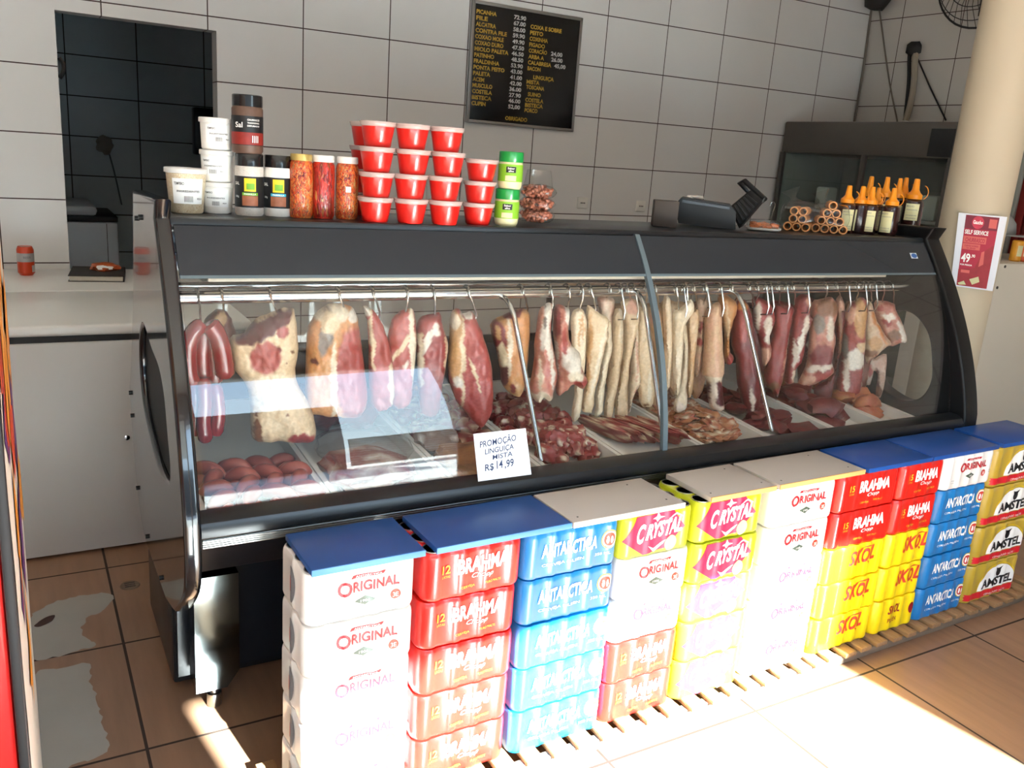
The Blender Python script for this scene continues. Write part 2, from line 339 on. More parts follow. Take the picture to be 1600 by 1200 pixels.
RH = [(2.40, .93), (2.36, 1.06), (2.26, 1.11), (2.15, 1.07), (2.08, .94), (2.074, .80), (2.14, .735), (2.25, .735), (2.36, .80)]
for x0, x1, H_, mt in ((.286, .325, LH, 'black gloss'), (3.170, 3.255, RH, 'black satin')):
    p = WP(panel2d(outl, [H_], x0, x1, .010), 'end_panel', mt, CASE)
    hp = catmull(H_, 5, True); sc = 1.03; cy_ = sum(q[0] for q in hp)/len(hp); cz_ = sum(q[1] for q in hp)/len(hp); xm = (x0+x1)/2
    w = G(); w.prism([(xm-.003, cy_+(q[0]-cy_)*sc, cz_+(q[1]-cz_)*sc) for q in hp], (.006, 0, 0)); WP(w, 'side_window', 'dark interior black' if x0 < 1 else GLASS, p, CB)  # near window is opaque black: the dark interior is put into its colour
    if x0 < 1:
        b = G(); b.prism([(x0+.0005, y*.999+.003, z) for y, z in outl], (-.001, 0, 0))
        for (y, z) in ((2.53, 1.37), (2.45, 1.38), (2.85, .72), (2.78, .50), (2.58, .42), (2.30, .42), (2.87, .79)):
            WP(G().tube([(x0-.006, y, z), (x0+.002, y, z)], .007, 10), 'bolt', 'bolt black', p, CB)
bp = [(1.965, .748), (1.932, .748), (1.908, .738), (1.900, .722), (1.902, .704), (1.915, .694), (1.965, .692)]
WP(G().prism([(.325, y, z) for y, z in bp], (2.85, 0, 0)), 'bumper', 'black enamel', CASE)
g = G(); g.box((1.75, 1.935, .6795), (2.84, .03, .023), .002)
for k in range(4): g.box((1.75, 1.9195, .672+k*.0053), (2.84, .004, .0028))
WP(g, 'ridged_trim', 'ridged aluminium', CASE)
WP(G().prism([(.33, y, z) for y, z in ((1.95, .67), (2.10, .52), (2.34, .45), (2.36, .06), (2.39, .06), (2.39, .660), (1.96, .660))], (2.84, 0, 0)), 'front_panel', 'navy sheet', CASE, smooth=False)
for x in (.358, 3.02):
    l = G(); l.prism([(x, 2.235, .43), (x, 2.235, .075), (x+.085, 2.235, .075), (x+.12, 2.235, .125), (x+.12, 2.235, .43)], (0, .10, 0)); lo = WP(l, 'leg', 'polished steel', CASE, smooth=False)
    WP(G().lathe([(.014, .10), (.014, .045), (.021, .043), (.021, .004), (.018, 0)], (x+.056, 2.277, 0), 12), 'foot', 'aluminium', lo, CB)
g = G(); g.box((1.75, 2.64, .352), (2.86, .5, .664), .01); WP(g, 'machine_housing', 'black enamel', CASE)
# inside of the case
def deck_z(y): return .692+.075*(y-1.97)
g = G(); g.prism([(.33, 1.955, deck_z(1.955)-.012), (.33, 2.74, deck_z(2.74)-.012), (.33, 2.74, deck_z(2.74)-.024), (.33, 1.955, deck_z(1.955)-.024)], (2.83, 0, 0)); WP(g, 'deck', 'dark grey sheet', CASE, smooth=False)
g = G(); g.box((1.75, 2.765, .86), (2.84, .03, .18), .003); WP(g, 'rear_wall', 'dark grey sheet', CASE)
RY, RZ = 2.20, 1.2115
WP(G().tube([(.327, RY, RZ), (3.168, RY, RZ)], .0175, 16), 'meat_rail', 'chrome', CASE)
WP(G().tube([(.327, 2.42, 1.205), (3.168, 2.42, 1.200)], .011, 12), 'rear_rail', 'chrome', CASE)
g = G(); g.box((1.66, 2.185, 1.259), (2.52, .02, .012), .003); WP(g, 'lamp_rail', 'cream rail', CASE)
for q0, q1, q2 in (((845, 727), (803, 492), (783, 464)), ((1037, 702), (1008, 480), (990, 456)), ((1205, 682), (1163, 482), (1143, 456))):
    a, b, c = onY(*q0, 2.005), onY(*q1, 2.12), onY(*q2, RY-.012); a.z = max(a.z, .747)
    WP(G().tube([a, a.lerp(b, .3), a.lerp(b, .6), a.lerp(b, .85)]+catmull([b, b.lerp(c, .35)+Vector((0, 0, .012)), b.lerp(c, .7)+Vector((0, 0, .012)), c], 4), .0075, 10), 'rail_post', 'chrome', CASE)
for i, (a, b) in enumerate(((.34, 1.74), (1.72, 3.16))):
    g = G(); y = 2.70+.012*i
    g.box(((a+b)/2, y, 1.365), (b-a, .014, .025), .002); g.box(((a+b)/2, y, .955), (b-a, .014, .03), .002); g.box((a+.012, y, 1.16), (.024, .014, .43), .002); g.box((b-.012, y, 1.16), (.024, .014, .43), .002)
    d = WP(g, 'rear_door', 'black enamel', CASE); h = G(); h.box(((a+b)/2, y, 1.16), (b-a-.04, .005, .40)); WP(h, 'rear_glass', glass_mat('rear glass', (.90, .90, .88), .8), d, CB, smooth=False)
g = G(); patch(g, [(3.045, 1.327), (3.085, 1.327), (3.085, 1.347), (3.045, 1.347)], .01, lambda x, z: (x, prof(z)-.003, z)); P('sticker white', 'd5dbe0', .4); WP(g, 'maker_sticker', 'sticker white', CASE)
g = G(); patch(g, ell(3.065, 1.337, .017, .008), .006, lambda x, z: (x, prof(z)-.0045, z)); P('sticker blue', '2a5a9c', .4); WP(g, 'maker_sticker_emblem', 'sticker blue', CASE)
# trays on the deck
P('white plastic', 'd6d3cb', .4, var=.03)
TX = [.335, .655, .985, 1.285, 1.575, 1.892, 2.19, 2.512, 2.785, 2.985]
tdesc = ['at the end by the steel leg', 'holding the bagged meat', 'under the hanging sirloin, behind the sign', 'heaped with red beef cubes', 'holding sliced pork ribs', 'heaped with pale trimmings', 'with dark red liver slices', 'with dark beef steaks', 'with orange seasoned cuts at the far end']
for i in range(9):
    a, b = TX[i]+.002, TX[i+1]-.002
    t = thing('meat_tray', 'white plastic meat tray '+tdesc[i], 'tray', ((a+b)/2, 2.3, deck_z(2.3)), 0, 'white trays inside the display case')
    g = G(); y0, y1 = 1.972, 2.70; w = .014
    def slab(x0, x1, ya, yb, h0, h1): g.prism([(x0, ya, deck_z(ya)+h0), (x0, yb, deck_z(yb)+h0), (x0, yb, deck_z(yb)+h1), (x0, ya, deck_z(ya)+h1)], (x1-x0, 0, 0))
    slab(a, b, y0, y1, 0, .006); slab(a, a+w, y0, y1, .006, .048); slab(b-w, b, y0, y1, .006, .048); slab(a+w, b-w, y1-w, y1, .006, .048); slab(a+w, b-w, y0, y0+w, .006, .024)
    WP(g, 'tray_body', 'white plastic', t, smooth=False)
# ---------------------------------------------------------------- hanging meat: outlines measured on the photograph, each cut at its own place on the rail
C = {k: np.array(lin(v)) for k, v in dict(red='a8423c', lean='b4534b', deep='84282a', dark='5c1c1f', fat='e8cfaa', skin='e6c39a', pale='efdcc0', tan='d2a06c', org='d98a4c', pink='dba48a', wht='eee2d2', bone='e6d3c0', grey='8a7a70', brn='8a5a3a').items()}
C = {k: v*.74 for k, v in C.items()}
HOOKS = []
P('hook steel', 'c4c2bc', .25, metal=1)
def noise2(x, y, s=0.0): return noise.noise(Vector((x, y, s)))
def paint(px, c1, c2, aniso, spots, seed):
    out = np.ones((len(px), 4), np.float32)
    for i, (x, y) in enumerate(px):
        n = .5+.5*noise2(x/aniso[0], y/aniso[1], seed)+.35*noise2(x/4, y/9, seed+9)+.2*noise2(x/2.2, y/3.5, seed+4); n = min(1, max(0, n))
        c = C[c1]*(1-n)+C[c2]*n
        wx, wy = x+4*noise2(x/9, y/14, seed+3), y+5*noise2(x/9, y/14, seed+5)
        for (cx, cy, rx, ry, col, *ang) in spots:
            dx, dy = wx-cx, wy-cy
            if ang: a = math.radians(ang[0]); dx, dy = dx*math.cos(a)+dy*math.sin(a), -dx*math.sin(a)+dy*math.cos(a)
            d = (dx/rx)**2+(dy/ry)**2
            if d < 1.25:
                t = min(1, (1.25-d)/.35); c = c*(1-t)+C[col]*t*(1+.12*noise2(x/4, y/6, seed+7))
        out[i, :3] = c
    return out
def meat(name, label, cat, group, poly, c1, c2, spots=(), thick=.03, dy=0, aniso=(10, 30), hook=None, face=.75, step=2.9, lump=.006, smooth=2):
    poly = catmull(poly, smooth+1, True); poly = [(x+1.8*noise2(x/7, y/7, 40)+.9*noise2(x/3, y/3, 44), y+1.8*noise2(x/7, y/7, 50)) for x, y in poly]
    v, f, d = poly_tris(poly, step)
    cx = sum(p[0] for p in poly)/len(poly); top = min(poly, key=lambda p: p[1])
    A = onY(cx, top[1], RY+dy); az = math.atan2(A.x, A.y)*face; N = Vector((math.sin(az), math.cos(az), 0))
    seed = cx*.37; dep = (A-CAM).dot(FW); mpp = dep/F_PX; R_ = max(thick*.9, .006)
    fr, bk, idx = [], [], {}
    for i, (x, y) in enumerate(v):
        r = ray(x, y); p = CAM+r*((A-CAM).dot(N)/r.dot(N)); dm = d[i]*mpp
        h = thick*math.sqrt(max(0, 1-(1-min(dm/R_, 1))**2)); b = 0 if d[i] == 0 else lump*noise2(x/14, y/26, seed+20)+lump*.5*noise2(x/6, y/10, seed+30)
        fr.append(p-N*(h+b)-A); bk.append(p+N*(h*.8)-A)
        idx[i] = i
    n = len(v); vs = fr+[]; back = {}
    for i in range(n):
        if d[i] == 0: back[i] = i
        else: back[i] = len(vs); vs.append(bk[i])
    g = G(); g.add(vs, f+[tuple(back[i] for i in t[::-1]) for t in f])
    px = list(map(tuple, v))+[tuple(v[i]) for i in range(n) if d[i] != 0]
    o = g.build(name, MEAT, loc=A, col=paint(px, c1, c2, aniso, spots, seed)); tag(o, label, cat, group)
    if hook is not None: HOOKS.append((hook, A, N))
    return o
HG = 'meat cuts hanging from the rail'
def cut(label, poly, c1, c2, spots=(), name='meat_cut', cat='meat', group=HG, **k): return meat(name, label, cat, group, poly, c1, c2, spots, **k)
cut('large fat-covered beef cut with a round red face, beside the sausages', [(359,528),(380,520),(400,497),(425,487),(452,480),(461,490),(466,545),(462,590),(484,632),(494,672),(489,688),(462,691),(440,688),(412,690),(394,684),(392,655),(386,605),(365,575)], 'fat', 'skin',
    [(428,540,9,6,'deep'),(413,553,22,24,'lean'),(400,515,35,14,'dark',-25),(432,497,26,11,'dark',-25),(440,515,10,10,'red'),(415,620,26,12,'pale'),(402,672,7,26,'brn'),(470,680,22,11,'red'),(446,640,3,3,'brn'),(400,640,3,3,'brn'),(445,560,2,2,'brn'),(455,545,2,2,'brn')], thick=.05, hook=((420,462),(436,508)))
cut('beef cut with hairy yellow-white fat and a red lean face', [(477,590),(480,520),(491,492),(512,475),(542,476),(556,488),(562,520),(571,580),(572,640),(545,652),(500,648),(480,640)], 'org', 'tan',
    [(515,487,28,14,'pale'),(508,515,10,36,'grey',8),(514,500,14,16,'fat'),(552,580,28,72,'red'),(520,590,5,60,'pale'),(490,560,6,6,'dark'),(552,492,8,9,'wht')], thick=.045, aniso=(5,18), hook=((527,460),(541,508)))
cut('narrow red steak with a pale fat tip and thin rim', [(566,479),(577,480),(592,495),(602,520),(614,570),(614,632),(580,632),(576,520),(571,495)], 'red', 'lean', [(570,485,8,8,'wht'),(578,505,3,30,'fat'),(582,545,3,30,'fat'),(611,600,4,34,'fat'),(590,500,5,12,'lean')], thick=.02, hook=((580,460),(592,494)))
cut('round-topped pink ham steak with white fat down one edge', [(604,540),(612,500),(625,487),(640,482),(648,490),(651,530),(647,578),(640,632),(612,632),(608,570)], 'lean', 'lean', [(645,545,5,75,'pale',-3),(622,545,26,4,'fat',-52),(630,570,10,3,'wht',-50),(622,600,16,30,'red')], thick=.02, hook=((633,462),(630,506)))
cut('red cut with a streak of knobby white fat at its top', [(649,523),(655,499),(664,492),(676,490),(686,488),(691,503),(700,539),(699,556),(692,600),(686,645),(656,645),(652,575)], 'red', 'deep', [(672,505,14,8,'red'),(680,512,6,10,'wht'),(664,535,5,30,'wht',25),(656,560,4,40,'pale'),(697,560,3,40,'fat'),(654,522,5,5,'fat')], thick=.03, hook=((674,462),(678,502)))
cut('long red sirloin with a strip of tan fat along one side', [(699,576),(702,530),(703,493),(715,481),(723,490),(737,487),(746,504),(757,528),(767,567),(770,603),(769,640),(752,668),(728,645),(708,615)], 'red', 'lean', [(711,540,11,55,'tan'),(708,500,8,14,'pale'),(721,560,3,80,'fat'),(714,592,8,10,'wht'),(729,490,6,5,'wht'),(742,585,2,30,'fat',-20),(765,600,4,30,'lean')], thick=.035, hook=((728,460),(743,497)))
cut('pork rib slab with a broad orange rind, behind the first steel post', [(765,507),(785,493),(812,482),(827,490),(828,530),(823,581),(818,611),(809,620),(794,612),(783,596),(778,559)], 'org', 'tan', [(778,525,11,28,'deep',-10),(785,555,5,26,'fat',-8),(777,515,4,10,'tan'),(786,585,8,16,'dark'),(795,540,4,45,'pale'),(806,608,14,12,'tan'),(800,604,4,9,'deep'),(800,488,18,6,'deep',-15)], thick=.035, dy=.06, aniso=(20,40), hook=((812,458),(823,488)))
cut('whole pork hock, pink with white fat and a pale foot', [(857,472),(864,480),(861,517),(868,560),(871,588),(865,615),(860,627),(850,622),(842,630),(830,617),(827,600),(835,555),(835,530),(842,485),(850,478)], 'lean', 'pink', [(851,505,7,38,'wht',8),(848,500,3,10,'grey'),(862,575,3,34,'wht'),(845,618,18,10,'pale'),(842,580,3,26,'pale'),(855,540,5,20,'wht')], name='pork_leg', thick=.04, hook=((856,456),(862,482)), lump=.01)
cut('pork shoulder leg with a red shank and white sheath, next to the hock', [(868,476),(884,480),(890,486),(889,530),(905,552),(911,580),(918,596),(910,608),(895,600),(884,612),(872,618),(868,600),(870,580),(867,550),(864,510)], 'lean', 'pink', [(888,490,6,16,'wht'),(870,500,5,24,'deep'),(893,560,16,22,'wht',-20),(898,585,14,8,'pale'),(905,596,12,5,'red'),(868,560,3,30,'wht'),(880,530,5,20,'lean')], name='pork_leg', thick=.04, hook=((884,456),(886,484)), lump=.01)
PS = dict(name='pork_rind_slab', cat='meat', group='pale pork slabs hanging from the rail')
def rind(label, poly, c1='pale', c2='skin', spots=(), **k):
    k.setdefault('thick', .016); return cut(label, poly, c1, c2, spots, **PS, aniso=(7, 60), **k)
rind('wrinkled cream pork slab between the pink pork leg and the wide slab', [(891,505),(897,484),(907,481),(914,490),(917,502),(914,570),(908,640),(900,658),(893,652),(898,600),(895,560)], 'pale', 'fat', [(905,520,2,26,'tan'),(910,510,2,20,'tan')], hook=((905,456),(903,492)))
rind('wide flat cream pork slab, first of the broad skin pieces', [(916,482),(922,479),(937,490),(951,500),(948,530),(943,555),(931,605),(927,640),(920,645),(910,642),(909,630),(915,590),(916,530)], 'fat', 'skin', [(935,560,3,60,'pale',14),(920,550,4,60,'tan',3)], hook=((918,456),(929,487)))
rind('thin cream pork strip just behind the wide slab', [(946,510),(953,502),(957,530),(955,555),(945,605),(942,642),(932,652),(929,645),(933,605),(942,555)], 'pale', 'fat', dy=.01)
rind('tall cream pork slab rising right up to the rail', [(933,466),(942,462),(952,464),(960,470),(957,505),(950,545),(944,500),(937,490)], 'pale', 'pink', [(938,466,6,6,'pink')], dy=.06, hook=((948,456),(945,470)))
rind('long cream pork slab with a curved edge and straight cut foot', [(956,505),(962,484),(972,486),(974,530),(968,590),(961,625),(956,652),(946,652),(943,640),(950,605),(956,555)], 'skin', 'fat', [(970,510,3,28,'pale')], dy=.03)
rind('pork slab with a pink torn top corner, long and narrow', [(970,472),(980,466),(992,469),(999,495),(995,520),(984,570),(980,620),(980,652),(961,651),(963,620),(972,570),(975,525),(974,495)], 'fat', 'skin', [(988,480,10,12,'pink'),(968,560,3,50,'tan')], dy=.04, hook=((975,457),(984,474)))
rind('pork belly strip showing a pink lean edge at its foot', [(990,520),(997,502),(999,555),(1001,600),(992,614),(984,645),(980,637),(984,580)], 'pale', 'skin', [(997,610,6,6,'lean'),(995,560,2,36,'pink')], dy=.06)
rind('broad pale pork slab just before the second steel post', [(997,482),(1003,480),(1009,484),(1014,530),(1020,580),(1021,628),(1010,636),(1000,627),(996,560)], 'skin', 'fat', [(1014,600,4,26,'pale'),(1010,632,5,3,'brn')], dy=.05, hook=((1003,457),(1006,486)))
rind('pork slab with an orange shoulder between post and glass seam', [(1014,482),(1024,480),(1031,487),(1036,517),(1038,565),(1039,590),(1030,598),(1024,560),(1017,520)], 'skin', 'tan', [(1022,495,8,14,'pink'),(1033,575,4,18,'pale')], dy=.05, hook=((1018,458),(1027,486)))
rind('short tan pork fold hanging low behind the second steel post', [(1010,640),(1022,612),(1032,600),(1040,605),(1040,640),(1028,655),(1014,662)], 'tan', 'skin', [(1034,628,4,18,'pale')], dy=.1)
rind('slender pale pork strip directly behind the glass seam', [(1036,468),(1046,466),(1050,505),(1051,545),(1046,605),(1039,600),(1038,530)], 'pale', 'skin', dy=.03)
rind('cream pork slab with a drooping folded top past the glass seam', [(1051,490),(1060,484),(1080,468),(1085,485),(1072,505),(1067,545),(1063,600),(1056,623),(1052,580)], 'pale', 'fat', [(1076,478,8,9,'pale')], dy=.0, hook=((1050,458),(1058,488)))
rind('grey-cream pork slab with a ragged foot over the pale trimmings', [(1062,512),(1072,505),(1075,555),(1073,605),(1074,635),(1062,645),(1052,637),(1060,600),(1066,545)], 'fat', 'pale', [(1063,636,9,8,'bone')], dy=.03, hook=((1066,457),(1071,508)))
rind('orange-tinted pork skin slab ending in a narrow tip', [(1073,492),(1082,484),(1091,484),(1092,505),(1086,555),(1083,605),(1077,622),(1072,605),(1075,550)], 'skin', 'tan', [(1088,530,3,30,'fat')], dy=.05, hook=((1078,457),(1087,486)))
rind('pinkish folded pork flap with a red inner edge', [(1088,472),(1100,466),(1108,475),(1102,505),(1099,545),(1096,575),(1088,590),(1085,560),(1090,520)], 'pink', 'fat', [(1093,535,6,8,'red'),(1094,510,3,10,'deep')], dy=.07, hook=((1097,456),(1096,482)))
cut('pork leg in smooth pink skin with its trotter shank below', [(1100,500),(1106,482),(1116,474),(1126,478),(1129,530),(1132,578),(1128,592),(1130,620),(1132,637),(1120,643),(1108,635),(1102,592),(1097,584),(1099,545)], 'pink', 'skin', [(1115,620,16,28,'dark'),(1112,618,5,26,'bone'),(1120,636,10,6,'bone'),(1115,590,17,4,'pale')], name='pork_leg', thick=.035, dy=.02, hook=((1096,456),(1110,480)), face=.6)
cut('orange-skinned pork leg narrowing to a shank, by the third post', [(1121,464),(1130,460),(1140,463),(1152,475),(1150,492),(1141,520),(1140,545),(1147,560),(1140,571),(1131,560),(1130,520),(1124,485)], 'org', 'tan', [(1140,560,8,12,'lean'),(1134,500,3,30,'skin')], name='pork_leg', thick=.035, dy=.04, hook=((1137,456),(1150,470)))
cut('large dark red beef quarter behind the third steel post', [(1147,470),(1160,466),(1170,478),(1176,505),(1183,545),(1190,595),(1187,632),(1177,649),(1165,647),(1152,600),(1149,560),(1141,530)], 'deep', 'dark', [(1158,500,6,30,'red'),(1173,625,3,24,'bone',-8),(1160,475,8,6,'org'),(1165,560,10,22,'deep')], thick=.04, dy=.03, hook=((1164,457),(1177,480)))
cut('bright red shoulder cut with a white fat knuckle', [(1175,467),(1187,464),(1205,477),(1211,500),(1203,525),(1206,555),(1192,572),(1186,532),(1177,507)], 'red', 'deep', [(1199,507,6,16,'bone'),(1200,525,7,12,'wht'),(1195,555,8,14,'pink'),(1183,495,4,24,'bone')], thick=.03, dy=.04, hook=((1177,457),(1178,478)))
cut('triangular dark red flank tapering to a thin tip', [(1209,476),(1224,478),(1240,480),(1237,502),(1230,545),(1226,580),(1220,605),(1213,626),(1206,612),(1195,595),(1197,560),(1206,525)], 'deep', 'red', [(1228,550,2,40,'pink',14),(1207,600,8,6,'brn'),(1214,620,4,5,'dark')], thick=.03, dy=.05, hook=((1209,457),(1215,484)))
cut('red rib end laced with white fat, right of the dark flank', [(1240,477),(1252,460),(1267,465),(1266,492),(1270,500),(1260,525),(1255,560),(1244,578),(1240,597),(1225,596),(1230,550)], 'deep', 'red', [(1262,470,7,8,'pink'),(1250,530,4,40,'wht',16),(1240,585,4,12,'pale'),(1258,505,4,14,'bone'),(1240,548,3,20,'bone')], thick=.03, dy=.06, hook=((1232,457),(1240,480)))
cut('brown and white rib plate with a curled flap at its foot', [(1267,475),(1283,467),(1300,465),(1310,482),(1304,507),(1305,537),(1300,566),(1303,582),(1285,595),(1268,602),(1243,607),(1258,572),(1264,525)], 'pink', 'lean', [(1290,480,18,14,'brn'),(1278,505,9,14,'grey'),(1296,512,6,18,'bone'),(1284,560,20,22,'deep'),(1284,572,24,4,'bone',-8),(1278,586,24,7,'red',-14),(1262,590,12,8,'pink')], thick=.03, dy=.05, hook=((1284,457),(1285,476)))
cut('long dark red strip of beef with a pale top', [(1305,470),(1315,464),(1321,485),(1316,532),(1306,582),(1296,630),(1281,633),(1271,607),(1299,585),(1306,530)], 'deep', 'dark', [(1312,475,7,12,'pink'),(1312,520,3,40,'brn')], thick=.025, dy=.08, hook=((1300,457),(1312,476)))
cut('thick beef forequarter, fatty yellow above and red below', [(1320,487),(1330,472),(1350,465),(1356,485),(1353,520),(1351,557),(1346,600),(1342,628),(1328,624),(1312,620),(1306,608),(1311,570),(1317,527)], 'deep', 'lean', [(1342,495,10,30,'tan'),(1326,490,8,14,'pink'),(1334,560,14,16,'wht'),(1320,580,4,34,'bone'),(1350,590,2,34,'pale'),(1318,540,5,20,'grey'),(1345,540,8,8,'skin')], thick=.035, dy=.05, hook=((1332,457),(1334,476)))
cut('fatty rib flap with an orange edge near the far end', [(1352,474),(1362,474),(1371,502),(1382,522),(1393,537),(1386,543),(1362,562),(1353,566),(1350,520)], 'fat', 'pink', [(1372,512,3,28,'org',-25),(1366,535,10,10,'tan'),(1360,550,10,6,'brn'),(1368,560,12,4,'deep',-20)], thick=.025, dy=.06, hook=((1350,455),(1360,474)))
cut('last rib chop on the rail with a white bone edge', [(1365,473),(1380,470),(1397,474),(1400,485),(1410,505),(1417,532),(1405,537),(1390,541),(1374,512)], 'pink', 'lean', [(1387,495,10,5,'wht',15),(1383,503,8,3,'red'),(1409,520,4,20,'wht',-18),(1395,522,10,10,'brn'),(1375,480,6,6,'lean')], thick=.025, dy=.05, hook=((1372,457),(1376,476)))
cut('pair of bare rib bones hanging below the last chop', [(1356,566),(1366,560),(1385,553),(1384,580),(1378,616),(1369,618),(1371,585),(1366,580),(1360,600),(1353,598)], 'bone', 'pink', [(1371,595,3,24,'dark'),(1372,612,6,8,'brn'),(1360,580,3,12,'lean')], thick=.012, dy=.07, hook=((1386,457),(1394,476)))
cut('dark beef piece in the rear row behind the third post', [(1156,482),(1180,474),(1200,482),(1208,530),(1204,580),(1196,606),(1176,600),(1160,560)], 'dark', 'deep', [(1180,590,14,12,'brn'),(1190,520,4,30,'pink')], thick=.03, dy=.13)
cut('rear-row beef piece showing white sinew behind the dark flank', [(1200,478),(1226,472),(1246,486),(1244,540),(1236,590),(1222,604),(1208,580)], 'deep', 'red', [(1232,520,3,40,'pale'),(1222,590,10,10,'brn')], thick=.03, dy=.14)
cut('rear-row rib piece between the laced rib end and the curled plate', [(1246,472),(1270,466),(1284,480),(1280,540),(1270,600),(1262,640),(1250,620),(1244,560)], 'dark', 'deep', [(1264,500,8,14,'tan'),(1262,560,3,40,'bone')], thick=.03, dy=.14)
cut('long dark rear-row cut hanging low behind the rib plate', [(1280,474),(1306,470),(1322,490),(1318,560),(1308,625),(1292,640),(1280,610),(1276,540)], 'dark', 'dark', [(1300,600,8,20,'deep'),(1296,500,6,18,'pink')], thick=.03, dy=.14)
cut('rear-row cut filling the space behind the thick forequarter', [(1318,478),(1340,472),(1362,482),(1364,540),(1356,590),(1346,622),(1330,600),(1320,550)], 'deep', 'brn', [(1352,500,8,14,'tan'),(1340,580,4,30,'pale')], thick=.03, dy=.14)
rind('rear-row cream slab half hidden behind the pink-cornered slab', [(940,478),(962,474),(988,482),(990,560),(982,625),(960,636),(948,600),(944,540)], 'skin', 'tan', dy=.13)
rind('rear-row slab showing between the second post and its neighbour', [(986,478),(1010,474),(1034,482),(1036,560),(1028,615),(1006,625),(992,590)], 'tan', 'skin', dy=.13)
rind('rear-row slab glimpsed past the glass seam', [(1032,474),(1056,472),(1078,482),(1076,560),(1068,612),(1048,615),(1038,570)], 'skin', 'tan', dy=.13)
rind('rear-row pork slab beside the pink folded flap', [(1070,480),(1090,474),(1110,484),(1108,550),(1098,610),(1084,622),(1074,580)], 'tan', 'pink', dy=.13)
# sausages at the near end
P('sausage skin', '7c1f22', .25, var=.35, scale=18, coat=.5)
A = onY(322, 500, RY)
sb = thing('sausage_bunch', 'bunch of dark red sausages hanging at the near end of the rail', 'sausages', A, 0, HG)
for si_, (pts, r) in enumerate((([(318,505),(302,520),(294,545),(296,585),(304,600)], 11), ([(320,506),(318,530),(316,560),(318,592)], 12), ([(326,505),(340,525),(348,555),(352,590)], 13), ([(324,505),(330,535),(334,570),(336,600)], 11), ([(318,590),(320,630),(318,660),(322,690)], 10), ([(304,600),(306,640),(304,680)], 9), ([(336,600),(342,640),(338,680)], 9))):
    w = [onY(x, y, RY-.02+.03*(si_ % 2)) for x, y in catmull(pts, 4)]; n = len(w); rr = r*.0019
    WP(G().tube(w, [rr*min(1, .35+1.6*math.sin(math.pi*(.06+.88*i/(n-1)))) for i in range(n)], 12), 'sausage_link', 'sausage skin', sb)
HOOKS.append((((308,462),(313,506)), A, Vector((.1, 1, 0))))
cut('shank of reddish meat wrapped in film behind the sausages', [(318,505),(330,488),(345,482),(358,492),(366,512),(372,535),(362,560),(346,545),(330,530)], 'deep', 'brn', [(345,497,10,10,'tan')], thick=.03, dy=.1, hook=((345,462),(349,492)))
# S-hooks over the rail
for k, ((a, b), A, N) in enumerate(HOOKS):
    p = onY(a[0], a[1], RY); tip = CAM+ray(*b)*((A-CAM).dot(N)/ray(*b).dot(N)); r = .0235; x = p.x
    t = thing('meat_hook', 'steel meat hook over the rail, carrying a cut inside the display case', 'hook', (x, RY, RZ), 0, 'steel hooks on the meat rail')
    pts = [Vector((x, RY+r*math.cos(q), RZ+r*math.sin(q))) for q in np.linspace(-.9, math.pi, 10)]
    lo = Vector((x, RY-r, RZ)); kn = tip+Vector((0, -.006, .012))
    pts += [lo.lerp(kn, .35)+Vector((0, -.004, 0)), lo.lerp(kn, .7), kn, tip+Vector((0, .0, -.006)), tip+Vector((0, .014, -.004))]
    WP(G().tube(pts, .0028, 6), 'hook_wire', 'hook steel', t)
# spare hooks further along the rail
for px in (965, 986, 1062, 1098, 1120, 1190, 1198, 1222, 1254, 1318, 1344, 1360):
    p = onY(px, 456, RY); x = p.x; r = .0235
    t = thing('meat_hook', 'empty steel meat hook pushed up among the hanging cuts', 'hook', (x, RY, RZ), 0, 'empty hooks on the meat rail')
    pts = [Vector((x, RY+r*math.cos(q), RZ+r*math.sin(q))) for q in np.linspace(-.9, math.pi, 10)]+[Vector((x+.015, RY-.03, RZ-.06)), Vector((x+.02, RY-.02, RZ-.09)), Vector((x+.018, RY+.005, RZ-.095))]
    WP(G().tube(pts, .0028, 6), 'hook_wire', 'hook steel', t)
# ---------------------------------------------------------------- meat lying in the trays
def lump_geo(seed, s, box=.0, sub=2, rough=.25):
    bm = bmesh.new(); bmesh.ops.create_icosphere(bm, subdivisions=sub, radius=1)
    g = G(); vs = []
    for v in bm.verts:
        p = v.co.copy()
        if box: m = max(abs(p.x), abs(p.y), abs(p.z)); p = p.lerp(p/m, box)
        p *= 1+rough*noise.noise(p*1.7+Vector((seed, seed*2, 0)))
        vs.append(Vector((p.x*s[0], p.y*s[1], p.z*s[2])))
    bm.verts.index_update(); g.add(vs, [[v.index for v in f.verts] for f in bm.faces]); bm.free(); return g
def lump_cols(g, c1, c2, c3, seed, fatty=.2):
    out = np.ones((len(g.v), 4), np.float32)
    for i, p in enumerate(g.v):
        q = Vector(p)*28+Vector((seed*3, seed, 0)); n = .5+.6*noise.noise(q); c = C[c1]*(1-n)+C[c2]*n
        m = noise.noise(q*1.4+Vector((9, 9, 9)))
        if m > .5-fatty*1.6: t = min(1, (m-(.5-fatty*1.6))*6); c = c*(1-t)+C[c3]*t
        out[i, :3] = np.clip(c, 0, 1)
    return out
